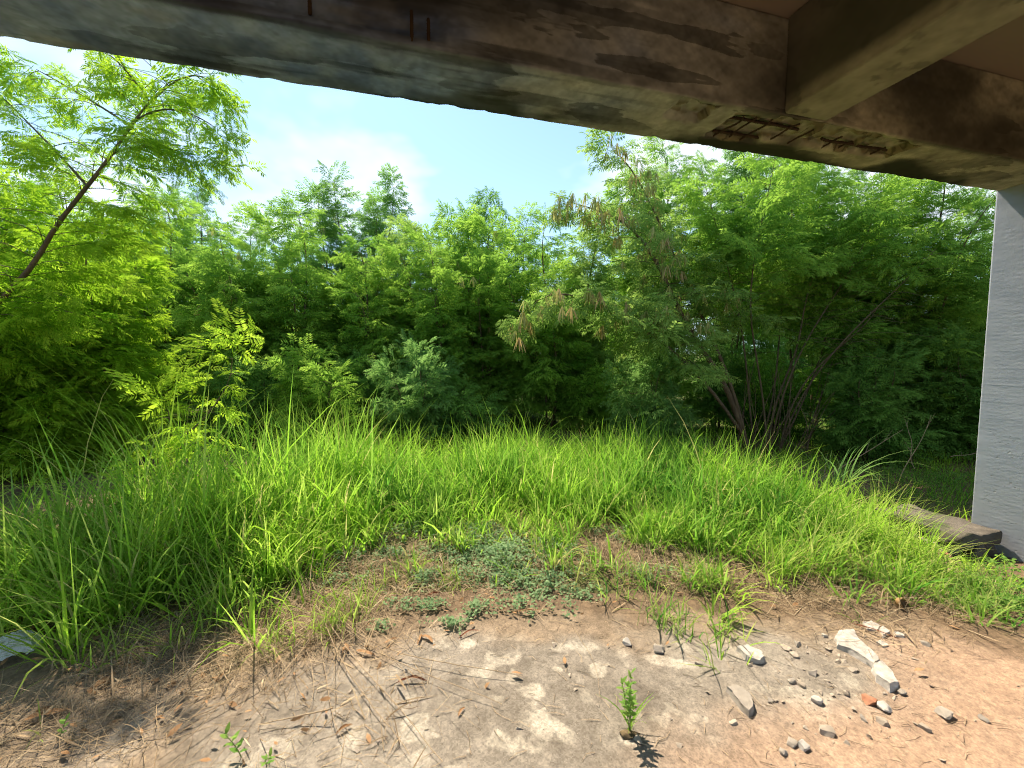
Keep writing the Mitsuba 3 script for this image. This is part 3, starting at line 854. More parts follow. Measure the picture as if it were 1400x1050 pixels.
for i, (px, py, y, n, spread, rad, reach, lm, first, lab) in enumerate(ROW):
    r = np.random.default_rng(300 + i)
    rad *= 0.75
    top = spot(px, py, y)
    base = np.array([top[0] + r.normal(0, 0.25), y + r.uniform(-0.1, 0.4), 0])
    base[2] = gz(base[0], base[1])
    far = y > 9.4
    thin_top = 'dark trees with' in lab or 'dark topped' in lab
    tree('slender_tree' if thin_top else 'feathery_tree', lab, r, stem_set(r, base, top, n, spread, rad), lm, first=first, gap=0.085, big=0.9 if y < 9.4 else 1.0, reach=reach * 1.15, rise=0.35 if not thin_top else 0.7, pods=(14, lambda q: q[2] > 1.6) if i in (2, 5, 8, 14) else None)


# far trees that close the view under the crowns
for i, x in enumerate(np.linspace(-17, 21, 15)):
    r = np.random.default_rng(500 + i)
    y = 14.5 + r.uniform(-1.2, 1.8)
    top = np.array([x + r.normal(0, 0.5), y, r.uniform(3.4, 4.4) + 0.10 * abs(x - 1)])
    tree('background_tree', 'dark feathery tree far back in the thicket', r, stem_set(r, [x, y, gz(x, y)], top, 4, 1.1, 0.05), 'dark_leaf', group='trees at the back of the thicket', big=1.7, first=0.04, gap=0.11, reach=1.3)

for i, (x, y) in enumerate([(10.2, 7.6), (11.6, 5.2), (13.2, 8.8), (-10.5, 6.4)]):
    r = np.random.default_rng(600 + i)
    tree('background_tree', 'dark feathery tree far back in the thicket', r, stem_set(r, [x, y, gz(x, y)], [x, y, r.uniform(4.2, 5.0)], 4, 1.1, 0.04), 'dark_leaf', group='trees at the back of the thicket', big=1.7, first=0.06, gap=0.13, reach=1.2)

# bushes at the foot of the trees
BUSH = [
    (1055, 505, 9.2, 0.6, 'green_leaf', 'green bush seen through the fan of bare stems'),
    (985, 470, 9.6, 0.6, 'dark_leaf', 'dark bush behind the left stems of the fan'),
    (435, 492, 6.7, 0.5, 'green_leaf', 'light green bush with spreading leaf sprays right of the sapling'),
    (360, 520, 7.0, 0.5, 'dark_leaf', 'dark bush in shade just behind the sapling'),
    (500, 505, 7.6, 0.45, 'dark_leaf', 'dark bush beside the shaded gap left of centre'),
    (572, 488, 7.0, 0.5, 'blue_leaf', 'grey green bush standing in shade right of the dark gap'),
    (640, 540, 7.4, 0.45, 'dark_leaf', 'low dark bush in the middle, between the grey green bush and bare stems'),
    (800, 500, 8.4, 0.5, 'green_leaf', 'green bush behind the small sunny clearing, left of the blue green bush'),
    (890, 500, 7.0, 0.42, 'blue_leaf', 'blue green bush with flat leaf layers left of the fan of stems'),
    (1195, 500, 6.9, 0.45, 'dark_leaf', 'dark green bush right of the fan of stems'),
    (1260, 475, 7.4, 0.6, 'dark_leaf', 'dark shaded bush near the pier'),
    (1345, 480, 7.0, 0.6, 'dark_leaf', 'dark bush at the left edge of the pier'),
    (60, 545, 5.2, 0.5, 'lime_leaf', 'low lime green bush at left above the tall grass'),
]
for i, (px, py, y, rad, lm, lab) in enumerate(BUSH):
    r = np.random.default_rng(700 + i)
    top = spot(px, py, y)
    base = np.array([top[0], y, gz(top[0], y)])
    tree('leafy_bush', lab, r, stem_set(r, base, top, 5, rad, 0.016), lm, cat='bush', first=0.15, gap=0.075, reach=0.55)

# the sapling in front of them
rng = np.random.default_rng(31)
ys = 3.7
sap = [([ground_at(150, 800), at_depth(180, 672, ys - 0.3), at_depth(214, 629, ys - 0.2), at_depth(282, 568, ys), at_depth(318, 490, ys + 0.1)], 0.011),
       ([ground_at(152, 800), at_depth(200, 660, ys - 0.2), at_depth(226, 610, ys), at_depth(230, 560, ys)], 0.008)]
tree('sapling', 'young sapling with flat lime green leaf sprays in the tall grass at left', rng, sap, 'sapling_leaf', detail=2, first=0.46, gap=0.12, reach=0.34, rise=0.15, cat='sapling')


# ------------------------------------------------------------------ grass
def blades(rng, P, L, W, lean, bend, young=None, levels=4, head=None):
    K = len(P)
    az = rng.uniform(0, 2 * np.pi, K) if head is None else head
    h = np.stack([np.cos(az), np.sin(az), np.zeros(K)], 1)
    sd = np.stack([-np.sin(az + rng.normal(0, 0.5, K)), np.cos(az + rng.normal(0, 0.5, K)), np.zeros(K)], 1)
    p, rows = P.copy(), []
    for k in range(levels + 1):
        s = k / levels
        w = W * (1 - s ** 1.8) * (0.55 + 0.9 * s if s < 0.5 else 1.0)
        if k < levels:
            rows += [p - sd * w[:, None] / 2, p + sd * w[:, None] / 2]
        else:
            rows.append(p)
        th = lean + bend * ((k + 0.5) / levels) ** 1.5
        p = p + (L / levels)[:, None] * (h * np.sin(th)[:, None] + np.array([0, 0, 1]) * np.cos(th)[:, None])
        p[:, 2] = np.maximum(p[:, 2], P[:, 2] + 0.004)
    V = np.stack(rows, 1)
    nv = 2 * levels + 1
    f = []
    for k in range(levels - 1):
        a = 2 * k
        f += [[a, a + 1, a + 3], [a, a + 3, a + 2]]
    f.append([2 * levels - 2, 2 * levels - 1, 2 * levels])
    F_ = (np.array(f)[None] + (np.arange(K) * nv)[:, None, None]).reshape(-1, 3)
    yv = np.zeros(K) if young is None else young
    tipv = np.tile(np.array([k / nv for k in range(nv)]), K) * 0.12
    uv = np.stack([np.repeat(rng.random(K), nv), np.clip(np.repeat(yv, nv) + tipv, 0, 1)], 1)
    return (V.reshape(-1, 3), F_), uv


FX = np.array([-40, 0, 120, 220, 330, 420, 500, 600, 700, 800, 900, 1000, 1100, 1200, 1260])
FY = np.array([868, 866, 868, 852, 830, 805, 772, 748, 738, 750, 765, 780, 792, 775, 745])
FG = np.array([ground_at(a, b) for a, b in zip(FX, FY)])


def front(x):
    return np.interp(x, FG[:, 0], FG[:, 1])


rng = np.random.default_rng(41)


def scatter(rng, K, x0, x1, y0, y1, dens):
    x, y = rng.uniform(x0, x1, K), rng.uniform(y0, y1, K)
    ok = rng.random(K) < dens(x, y)
    x, y = x[ok], y[ok]
    return np.stack([x, y, ground_height(x, y)], 1)


def clump(x, y, s=2.2, seed=61):
    return meshkit.fbm(np.stack([x * s, y * s, x * 0], -1), 3, seed=seed)


BX = np.array([ground_at(a, 650)[0] / ground_at(a, 650)[1] for a in (-100, 60, 200, 300, 345, 400, 550, 700, 900, 1100, 1200)])
BY = np.array([3.0, 3.0, 3.15, 3.4, 4.3, 4.9, 5.2, 5.6, 5.8, 5.0, 4.4])


def back_edge(x):
    return np.interp(x / 4.0, BX, BY)


def grass_density(x, y):
    d = (y - front(x)) / 0.35
    c = clump(x, y)
    back = np.clip((back_edge(x) + 0.5 * (clump(x, y, 1.5, 5) - 0.5) - y) / 0.4, 0, 1)
    u = x * 0.9632 + y * 0.2688
    right = np.clip((3.75 + 0.5 * (clump(x, y, 1.2, 7) - 0.5) - x) / 0.5, 0, 1)
    tail = 0.42 * np.clip(1 + d / 2.0, 0, 1) * np.clip((clump(x, y, 3.1, 15) - 0.42) * 7, 0, 1) * (y > 1.9)
    return np.clip(np.maximum(d + 0.9 * (c - 0.5), tail), 0, 1) * np.clip(0.35 + 1.9 * (c - 0.3), 0.15, 1) * back * right


T0 = scatter(rng, 8600, -6.5, 4.3, 2.0, 6.6, grass_density)
n_in = rng.integers(10, 30, len(T0))
tall = rng.uniform(0.55, 1.4, len(T0))
way = rng.uniform(0, 6.28, len(T0))
idx = np.repeat(np.arange(len(T0)), n_in)
off = rng.normal(0, 1, (len(idx), 2)) * rng.uniform(0.02, 0.06, len(T0))[idx][:, None]
x, y = T0[idx, 0] + off[:, 0], T0[idx, 1] + off[:, 1]
P = np.stack([x, y, ground_height(x, y)], 1)
inner = np.clip((y - front(x)) / 1.1, 0, 1)
hgt = 0.22 + 0.29 * inner + 0.30 * np.clip((-1.0 - x) / 1.0, 0, 1)
hgt *= (0.55 + 0.9 * clump(x, y, 1.6, 71)) * tall[idx]
L = hgt * rng.uniform(0.45, 1.25, len(P)) * np.where(rng.random(len(P)) < 0.05, 1.35, 1)
head = np.where(rng.random(len(P)) < 0.7, np.arctan2(off[:, 1], off[:, 0]) + rng.normal(0, 0.6, len(P)), way[idx] + rng.normal(0, 0.5, len(P)))
lean = np.abs(rng.normal(0.14, 0.2, len(P))) + 0.35 * (1 - inner) * rng.random(len(P)) + np.hypot(off[:, 0], off[:, 1]) * 2.2
old = np.clip(rng.normal(0.0, 0.12, len(P)) + 0.3 * (1 - inner) * rng.random(len(P)), 0, 1)
old = np.where(rng.random(len(P)) < 0.05, 1.0, old)
wid = rng.uniform(0.006, 0.0180, len(P)) * np.where(rng.random(len(P)) < 0.10, 1.7, 1)
m, uv = blades(rng, P, L, wid, lean, np.abs(rng.normal(0.75, 0.75, len(P))), old, head=head)
tuft = np.repeat(rng.random(len(T0))[idx], len(uv) // len(P))
uv[:, 0] = 0.45 * uv[:, 0] + 0.55 * tuft
single('grass', m, 'grass_blade', 'bright green tall grass growing in front of the trees', kind='stuff', uv=uv)


# thin shaded grass on the floor of the thicket
P = scatter(rng, 90000, -7, 9.5, 4.0, 13.5, lambda x, y: np.clip(2.0 * (clump(x, y, 0.9, 91) - 0.30), 0, 1) * np.where((x > 3.4) & (y < 7.5), 1.0, 0.9 * (y > 6.0)))
L = rng.uniform(0.08, 0.30, len(P))
m, uv = blades(rng, P, L, rng.uniform(0.006, 0.011, len(P)), np.abs(rng.normal(0.2, 0.2, len(P))), np.abs(rng.normal(0.8, 0.5, len(P))), levels=3)
single('short_grass', m, 'grass_blade', 'short shaded grass on the ground under the trees', kind='stuff', uv=uv)

# tufts at the front edge, sprawling onto the concrete
rng = np.random.default_rng(43)
Pt, Lt, heads = [], [], []
for px, py, n, ln in [(300, 850, 60, 0.32), (445, 868, 50, 0.20), (480, 850, 45, 0.22), (380, 890, 30, 0.22), (250, 880, 40, 0.28), (150, 900, 35, 0.26), (20, 850, 40, 0.35), (880, 800, 60, 0.22), (905, 850, 45, 0.20), (960, 800, 70, 0.24), (1000, 870, 22, 0.18),
                      (1060, 790, 90, 0.38), (1110, 785, 90, 0.42), (1150, 775, 90, 0.36), (1190, 790, 70, 0.3), (1240, 800, 60, 0.22), (1290, 815, 60, 0.18), (1330, 830, 60, 0.16), (1380, 850, 40, 0.14), (840, 815, 30, 0.2), (930, 870, 25, 0.16), (540, 800, 25, 0.18), (780, 790, 25, 0.2), (985, 905, 14, 0.2), (70, 1000, 6, 0.1), (1220, 760, 90, 0.45), (1140, 740, 80, 0.5), (1255, 770, 90, 0.4), (1280, 790, 80, 0.3), (1330, 800, 80, 0.25), (1360, 820, 60, 0.2), (1225, 700, 60, 0.45), (1200, 685, 60, 0.5), (1310, 830, 40, 0.16), (1180, 740, 90, 0.5), (700, 790, 25, 0.18), (620, 800, 25, 0.16), (570, 790, 30, 0.18), (500, 820, 40, 0.2), (740, 770, 30, 0.2)]:
    g = ground_at(px, py)
    q = g[:2] + rng.normal(0, 0.055, (n, 2))
    zz = np.maximum(ground_height(q[:, 0], q[:, 1]), np.where(q[:, 1] < 2.5, -0.005, -9))
    Pt.append(np.column_stack([q, zz]))
    Lt.append(ln * rng.uniform(0.6, 1.4, n))
P, L = np.vstack(Pt), np.concatenate(Lt)
m, uv = blades(rng, P, L, rng.uniform(0.005, 0.0105, len(P)), np.abs(rng.normal(0.55, 0.35, len(P))), np.abs(rng.normal(0.8, 0.5, len(P))), np.clip(rng.normal(0.25, 0.25, len(P)), 0, 1))
single('grass_tufts', m, 'grass_blade', 'sprawling grass tufts along the edge of the concrete', kind='stuff', uv=uv)


# dry thatch between grass and concrete
def thatch_density(x, y):
    d = y - front(x)
    c = clump(x, y, 2.6, 83)
    d = d + 0.5 * (clump(x, y, 1.7, 29) - 0.5)
    w = np.exp(-((d + 0.20) / 0.34) ** 2) + 0.6 * np.exp(-((d + 0.45) / 0.30) ** 2) * (x < 0.6) + 0.42 * np.clip(-(x + 0.25) / 0.6, 0, 1) * (d < 0) * np.clip((y - 1.3) * 2.2, 0, 1)
    return np.clip(w * (0.1 + 1.9 * (c - 0.25)), 0, 1)


rng = np.random.default_rng(44)
P = scatter(rng, 125000, -3.6, 3.6, 1.2, 4.0, thatch_density)
P[:, 2] = np.maximum(P[:, 2], np.where(P[:, 1] < 2.55, 0.0, -9)) + rng.random(len(P)) ** 2 * 0.09 * clump(P[:, 0], P[:, 1], 4, 17)
L = rng.uniform(0.03, 0.17, len(P)) * np.where(rng.random(len(P)) < 0.08, 1.8, 1)
wide = np.where(rng.random(len(P)) < 0.07, rng.uniform(0.006, 0.011, len(P)), rng.uniform(0.0014, 0.0042, len(P)))
m1, uv1 = blades(rng, P, L, wide, np.clip(rng.normal(1.35, 0.2, len(P)), 0.5, 1.6), rng.normal(0.25, 0.7, len(P)), np.clip(rng.normal(0.0, 0.35, len(P)), 0, 1), levels=4)
Pd, Ld = [], []
for px, py, n, ln, sp in [(445, 862, 110, 0.15, 0.05), (430, 820, 120, 0.16, 0.07), (470, 775, 120, 0.14, 0.08), (690, 735, 120, 0.12, 0.08), (830, 760, 160, 0.15, 0.09), (790, 735, 120, 0.13, 0.08), (860, 790, 110, 0.13, 0.08), (350, 860, 140, 0.14, 0.09), (260, 890, 140, 0.12, 0.10),
                          (520, 745, 120, 0.14, 0.09), (930, 800, 120, 0.13, 0.08), (1010, 800, 120, 0.14, 0.08), (640, 790, 70, 0.1, 0.08), (1230, 820, 120, 0.11, 0.09), (160, 905, 110, 0.12, 0.1), (300, 925, 90, 0.1, 0.09), (745, 780, 80, 0.1, 0.07), (575, 770, 80, 0.12, 0.08), (1130, 655, 200, 0.45, 0.12), (1290, 830, 80, 0.1, 0.09), (900, 830, 80, 0.1, 0.08)]:
    g = ground_at(px, py)
    q = g[:2] + rng.normal(0, sp, (n, 2))
    Pd.append(np.column_stack([q, np.maximum(ground_height(q[:, 0], q[:, 1]), np.where(q[:, 1] < 2.5, -0.002, -9))]))
    Ld.append(ln * rng.uniform(0.5, 1.5, n))
Pd, Ld = np.vstack(Pd), np.concatenate(Ld)
hub = np.array([ground_at(*q) for q in ((445, 866), (405, 872), (470, 856), (350, 890), (520, 850), (300, 900))])[rng.integers(0, 6, 170)]
Pr = hub + np.column_stack([rng.normal(0, 0.05, (170, 2)), np.full(170, 0.012) + 0.03 * rng.random(170)])
m3, uv3 = blades(rng, Pr, 0.10 + 0.5 * rng.random(170) ** 2, rng.uniform(0.0015, 0.0045, 170), rng.uniform(1.40, 1.56, 170), rng.normal(0.1, 0.12, 170), np.clip(rng.normal(0.2, 0.35, 170), 0, 1), levels=5, head=rng.normal(-1.5, 0.75, 170))
m2, uv2 = blades(rng, Pd, Ld, rng.uniform(0.002, 0.006, len(Pd)), np.abs(rng.normal(0.7, 0.4, len(Pd))), np.abs(rng.normal(1.1, 0.6, len(Pd))), np.clip(rng.normal(0.0, 0.3, len(Pd)), 0, 1), levels=5)
m, uv = cat_meshes([m1, m2, m3]), np.vstack([uv1, uv2, uv3])
single('dry_grass', m, 'straw', 'matted straw coloured dead grass along the edge of the green grass', kind='stuff', uv=uv)

# creeping small leaved weeds
def oval_leaves(rng, P, D, size, width=0.5, tilt=0.5):
    D = unit(D)
    up = np.array([0, 0, 1.0]) + rng.normal(0, tilt, P.shape)
    y = unit(np.cross(up, D))
    z = np.cross(D, y)
    s = np.asarray(size)[:, None]
    rows = [P, P + s * (0.35 * D + 0.5 * width * y + 0.06 * z), P + s * (0.35 * D - 0.5 * width * y + 0.06 * z), P + s * (0.72 * D + 0.36 * width * y + 0.03 * z), P + s * (0.72 * D - 0.36 * width * y + 0.03 * z), P + s * D]
    V = np.stack(rows, 1)
    f = np.array([[0, 2, 1], [1, 2, 4], [1, 4, 3], [3, 4, 5]])
    uv = np.repeat(np.stack([rng.random(len(P)), np.clip(rng.normal(0.2, 0.25, len(P)), 0, 1)], 1), 6, 0)
    return (V.reshape(-1, 3), (f[None] + (np.arange(len(P)) * 6)[:, None, None]).reshape(-1, 3)), uv


def weed_patch(name, label, spots, seed, leaf=0.018, mt='clover_leaf'):
    rng = np.random.default_rng(seed)
    Ps = []
    for px, py, rx, ry, n, h in spots:
        g = ground_at(px, py)
        k = max(4, n // 9)
        c = g[:2] + rng.normal(0, 1, (k, 2)) * [rx, ry]
        q = np.repeat(c, 9, 0) + rng.normal(0, 0.02, (k * 9, 2))
        zb = np.maximum(ground_height(q[:, 0], q[:, 1]), np.where(q[:, 1] < 2.5, 0, -9))
        e = np.exp(-(((q - g[:2]) / [rx * 1.3, ry * 1.3]) ** 2).sum(1))
        Ps.append(np.column_stack([q, zb + 0.012 + h * e * rng.random(len(q)) + 0.02 * rng.random(len(q))]))
    P = np.vstack(Ps)
    D = np.column_stack([rng.normal(0, 1, (len(P), 2)), rng.normal(0.1, 0.35, len(P))])
    m, uv = oval_leaves(rng, P, D, leaf * rng.uniform(0.6, 1.4, len(P)), 0.62)
    single(name, m, mt, label, kind='stuff', uv=uv)


weed_patch('creeping_weeds', 'grey green small leaved creeping weeds at the edge of the concrete', [
    (690, 775, 0.16, 0.13, 1500, 0.10), (735, 800, 0.14, 0.09, 800, 0.06), (660, 740, 0.14, 0.14, 700, 0.08), (580, 795, 0.05, 0.05, 260, 0.04), (585, 832, 0.05, 0.03, 140, 0.03), (612, 858, 0.05, 0.025, 150, 0.03), (650, 835, 0.03, 0.04, 150, 0.04), (520, 862, 0.025, 0.02, 60, 0.03),
    (545, 770, 0.10, 0.06, 250, 0.05), (470, 770, 0.10, 0.06, 200, 0.05), (800, 818, 0.06, 0.03, 120, 0.03), (600, 765, 0.10, 0.05, 250, 0.06), (650, 790, 0.22, 0.12, 600, 0.04), (720, 830, 0.2, 0.05, 250, 0.03), (560, 740, 0.2, 0.1, 500, 0.08), (760, 760, 0.12, 0.1, 350, 0.06), (850, 740, 0.15, 0.08, 250, 0.06), (480, 800, 0.15, 0.08, 260, 0.05), (900, 790, 0.2, 0.07, 260, 0.04), (560, 830, 0.12, 0.04, 160, 0.03), (690, 760, 0.2, 0.16, 900, 0.08)], 45, leaf=0.021)
weed_patch('clover', 'bright green clover like ground cover at the foot of the pier', [
    (1395, 785, 0.25, 0.18, 1300, 0.16), (1345, 805, 0.22, 0.13, 450, 0.08), (1290, 790, 0.25, 0.14, 250, 0.06), (1395, 835, 0.16, 0.08, 350, 0.05), (1380, 760, 0.2, 0.12, 600, 0.2), (1300, 640, 0.7, 0.4, 2600, 0.12), (1240, 625, 0.7, 0.4, 1600, 0.12), (1200, 660, 0.4, 0.3, 700, 0.1)], 46, leaf=0.026, mt='weed_leaf')


# clumps of broad reed-like blades
def reed(label, base, n, ln, seed, w=0.02, heads=None):
    r = np.random.default_rng(seed)
    base = np.asarray(base, float)
    key = thing('reed_clump', label, 'grass clump')
    q = base[:2] + r.normal(0, 0.06, (n, 2))
    P = np.column_stack([q, np.array([gz(a, b) for a, b in q])])
    h = r.normal(heads, 0.7, n) if heads is not None else None
    m, uv = blades(r, P, ln * r.uniform(0.7, 1.15, n), w * r.uniform(0.7, 1.2, n), np.abs(r.normal(0.15, 0.12, n)), np.abs(r.normal(1.6, 0.5, n)), np.clip(r.normal(0.1, 0.15, n), 0, 1), levels=8, head=h)
    scene[key] = mikit.ply(m, 'broad_blade', uv=uv)


reed('arching broad bladed grass clump right of the fan of stems', ground_at(1140, 672), 26, 1.1, 81, 0.020)
reed('tall arching broad bladed grass clump at left beside the sapling', at_depth(120, 700, 3.6) * [1, 1, 0], 9, 1.15, 82, 0.022, 0.2)
reed('broad bladed grass clump at the far left edge in front of the lime green tree', at_depth(20, 760, 2.9) * [1, 1, 0], 8, 0.85, 83, 0.022, 0.0)

# bare dry twigs beyond the low wall
rng = np.random.default_rng(47)
for i, (a, b, lab) in enumerate([((1120, 655), (1235, 590), 'long bare dry twig slanting up right of the reed clump'), ((1232, 650), (1275, 568), 'grey dry twig leaning left in front of the shaded bush'), ((1250, 640), (1240, 570), 'short upright dry twig in front of the shaded bush'),
                                 ((1235, 600), (1320, 640), 'dry twig lying down towards the pier'), ((1300, 625), (1345, 618), 'short reddish dry twig against the pier')]):
    p = ground_at(*a)
    q = at_depth(b[0], b[1], p[1] + 0.1)
    pts = spline([p + (q - p) * t + rng.normal(0, 0.012, 3) for t in np.linspace(0, 1, 5)], 10)
    parts = [tube(pts, np.linspace(0.006, 0.002, 10), 5)]
    for k in (3, 5, 7):
        parts.append(tube([pts[k], pts[k] + unit(q - p) * 0.12 + rng.normal(0, 0.06, 3)], [0.003, 0.001], 4))
    single('dry_twig', cat_meshes(parts), 'dry_stem', lab, 'twig', smooth=True)


# ------------------------------------------------------------------ small things on the concrete
def on_floor(px, py):
    g = ground_at(px, py)
    z = float(apron_height(np.array([[g[0]]]), np.array([[g[1]]]))[0, 0])
    g[2] = max(z, gz(g[0], g[1]))
    return g


rng = np.random.default_rng(51)
STALKS = [
    ([(445, 868), (480, 930), (520, 985), (562, 1040)], 0.0042, 'long dry stalk from the dead tuft to the lower edge, middle of the fan'),
    ([(450, 868), (500, 925), (548, 978), (604, 1046)], 0.004, 'long dry stalk at the right side of the fan pointing at the lower edge'),
    ([(440, 872), (447, 930), (458, 985), (470, 1022)], 0.0035, 'dry stalk pointing straight at the viewer from the dead tuft'),
    ([(432, 872), (385, 935), (335, 1000), (290, 1056)], 0.0035, 'long dry stalk slanting to the lower left from the dead tuft'),
    ([(470, 862), (540, 898), (630, 918), (716, 930)], 0.0042, 'long dry stalk lying to the right across the pale patches, upper of two'),
    ([(462, 858), (525, 900), (600, 935), (690, 968)], 0.0038, 'long dry stalk lying to the right across the concrete, lower of two'),
    ([(410, 895), (330, 960), (250, 1000), (180, 1015)], 0.0045, 'thick dry stalk running left across the brown leaf mould'),
    ([(455, 985), (400, 990), (350, 1000)], 0.005, 'short thick dry stalk lying crosswise under the fan of stalks'),
    ([(200, 872), (170, 905), (120, 928), (20, 955)], 0.006, 'thick dry stalk at the left below the green grass'),
    ([(430, 790), (425, 830), (438, 868)], 0.004, 'upright dead stalk standing above the dead tuft'),
    ([(420, 905), (428, 960), (400, 1000)], 0.0028, 'thin dry stalk bent over the left part of the fan'),
    ([(300, 985), (260, 1020), (215, 1048)], 0.004, 'dry stalk lying near the lower left corner'),
    ([(780, 870), (810, 905), (822, 960)], 0.002, 'thin dry stem curling over the pale patch near the white stone'),
]
for pts, r, lab in STALKS:
    P = np.array([on_floor(*q) for q in pts]) + np.array([0, 0, 1]) * (r + 0.012)
    P[:, 2] += rng.uniform(0, 0.02, len(P))
    P[:1, 2] += 0.03
    if 'upright' in lab:
        P[0, 2] += 0.12
    s = spline(P, 16)
    r = r * 0.62
    s[:, :2] += 0.006 * np.cumsum(rng.normal(0, 0.3, (16, 2)), 0)
    single('dry_stalk', tube(s, np.linspace(r, r * 0.5, 16), 6), 'dry_stem', lab, 'stalk', smooth=True)


def curled_strip(rng, L, w, curl, bend):
    t = np.linspace(-0.5, 0.5, 9)
    s = np.linspace(-1, 1, 5)
    Tt, Ss = np.meshgrid(t, s, indexing='ij')
    ww = w / 2 * np.sqrt(np.maximum(0.02, 1 - (2 * np.abs(Tt)) ** 2.2))
    x = L * Tt
    y = Ss * ww * math.cos(curl) + bend * L * Tt ** 2 * 2
    z = np.abs(Ss) ** 1.5 * ww * math.sin(curl) + 0.05 * L * np.cos(Tt * 5) + 0.004 * rng.normal(size=Tt.shape) * w * 20
    v = np.stack([x.ravel(), y.ravel(), z.ravel() - z.min()], 1)
    i, j = np.meshgrid(np.arange(8), np.arange(4), indexing='ij')
    a = (i * 5 + j).ravel()
    return v, np.vstack([np.stack([a, a + 5, a + 6], 1), np.stack([a, a + 6, a + 1], 1)])


def rot(v, yaw, pitch=0.0, roll=0.0):
    return v @ trimesh.transformations.euler_matrix(roll, pitch, yaw, 'sxyz')[:3, :3].T


LEAVES = [
    (563, 932, 0.14, 0.020, 0.1, 'red_leaf', 'dark reddish curled strip of bark lying on the concrete right of the stalks'),
    (592, 816, 0.10, 0.024, 0.5, 'red_leaf', 'reddish brown dead leaf among the creeping weeds'),
    (722, 840, 0.16, 0.022, 0.1, 'dry_leaf', 'tan curled leaf at the lower edge of the creeping weeds'),
    (585, 875, 0.09, 0.022, -0.6, 'dry_leaf', 'pale brown curled leaf above the bark strip, right of the small red leaf'),
    (498, 896, 0.11, 0.020, -0.3, 'dry_leaf', 'pinkish brown dead leaf beside the fan of stalks'),
    (574, 876, 0.08, 0.016, 1.5, 'dry_leaf', 'pale brown upright curled leaf left of its twin above the bark strip'),
    (140, 940, 0.09, 0.035, 1.2, 'dry_leaf', 'broad orange brown dead leaf on the leaf mould at left'),
    (60, 985, 0.16, 0.04, 0.4, 'dry_leaf', 'long tan dead leaf in the lower left corner'),
    (640, 868, 0.13, 0.010, 0.6, 'red_leaf', 'dark thin dead leaf below the creeping weeds'),
    (1195, 868, 0.22, 0.010, -0.75, 'red_leaf', 'thin reddish dead blade lying beside the big white concrete fragment'),
    (855, 782, 0.12, 0.02, 0.5, 'red_leaf', 'reddish brown dead leaf at the foot of the grass right of the weeds'),
    (320, 873, 0.07, 0.02, 0.2, 'dry_leaf', 'small orange brown leaf below the grass at left'),
    (630, 975, 0.05, 0.012, 1.1, 'dry_leaf', 'small pale curled leaf on the bare concrete below the bark strip'),
    (470, 1000, 0.07, 0.02, 0.8, 'dry_leaf', 'small dry leaf caught under the stalks near the lower edge'),
]
for px, py, L, w, yaw, mt, lab in LEAVES:
    v, f = curled_strip(rng, L, w, rng.uniform(0.4, 1.0), rng.uniform(-0.25, 0.25))
    single('fallen_leaf', (rot(v, yaw) + on_floor(px, py) + [0, 0, 0.006], f), mt, lab, 'leaf', smooth=True)


def fragment(rng, outline, t, amp=0.10):
    """A broken flat piece: an outline extruded, its edges chipped and its faces uneven."""
    from shapely.geometry import Polygon
    o = np.asarray(outline, float)
    c = o.mean(0)
    m = Manifold.batch_hull([Manifold.cube([1e-3, 1e-3, 1e-3])]) if False else None
    p = Polygon(o - c).buffer(0)
    e = trimesh.creation.extrude_polygon(p, t, engine='earcut')
    mm = Manifold.hull_points(np.asarray(e.vertices, float)) if p.convex_hull.area < p.area * 1.04 else None
    from manifold3d import Mesh as MMesh
    if mm is None:
        mm = Manifold(MMesh(np.asarray(e.vertices, np.float32), np.asarray(e.faces, np.uint32)))
    g = mm.refine_to_length(max(0.008, t * 0.5)).to_mesh()
    v, f = np.array(g.vert_properties[:, :3], float), np.array(g.tri_verts)
    q = v + rng.uniform(-9, 9, 3)
    top = v[:, 2] / t
    d = np.stack([meshkit.fbm(q * 26, 3, seed=s) for s in (1, 2, 3)], 1) - 0.5
    v += d * [0.024, 0.024, t * 0.45]
    v[:, :2] *= (1 - 0.09 * top)[:, None]
    v[:, 2] += 0.0
    return v + [c[0], c[1], 0], f


def px_outline(pts):
    return np.array([ground_at(*q)[:2] for q in pts])


FR = [
    ([(1140, 874), (1147, 868), (1166, 866), (1176, 880), (1204, 908), (1198, 918), (1176, 904), (1158, 894), (1144, 888)], 0.030, 'pale_rubble', 'largest flat white concrete fragment on the right of the apron'),
    ([(1192, 916), (1206, 914), (1222, 930), (1227, 944), (1216, 948), (1196, 934)], 0.040, 'pale_rubble', 'second largest pale concrete fragment, just below the largest one'),
    ([(1005, 890), (1020, 886), (1040, 896), (1048, 906), (1040, 910), (1022, 906)], 0.028, 'pale_rubble', 'grey white flat concrete piece beside the grass tuft on the apron'),
    ([(993, 946), (1006, 944), (1026, 956), (1032, 972), (1026, 985), (1012, 972)], 0.030, 'grey_rubble', 'dark grey splintered chunk on the orange earth near the lower edge'),
    ([(1178, 852), (1190, 850), (1204, 858), (1200, 866), (1188, 864)], 0.014, 'pale_rubble', 'pale flake lying above the largest fragment'),
    ([(1201, 862), (1208, 860), (1216, 868), (1208, 874)], 0.02, 'pale_rubble', 'pale chip right of the flake above the largest fragment'),
    ([(1196, 879), (1206, 877), (1216, 884), (1206, 886)], 0.012, 'pale_rubble', 'thin white chip right of the largest fragment'),
    ([(1222, 866), (1236, 868), (1236, 874), (1224, 872)], 0.012, 'pale_rubble', 'thin grey white chip at the edge of the dry grass'),
]
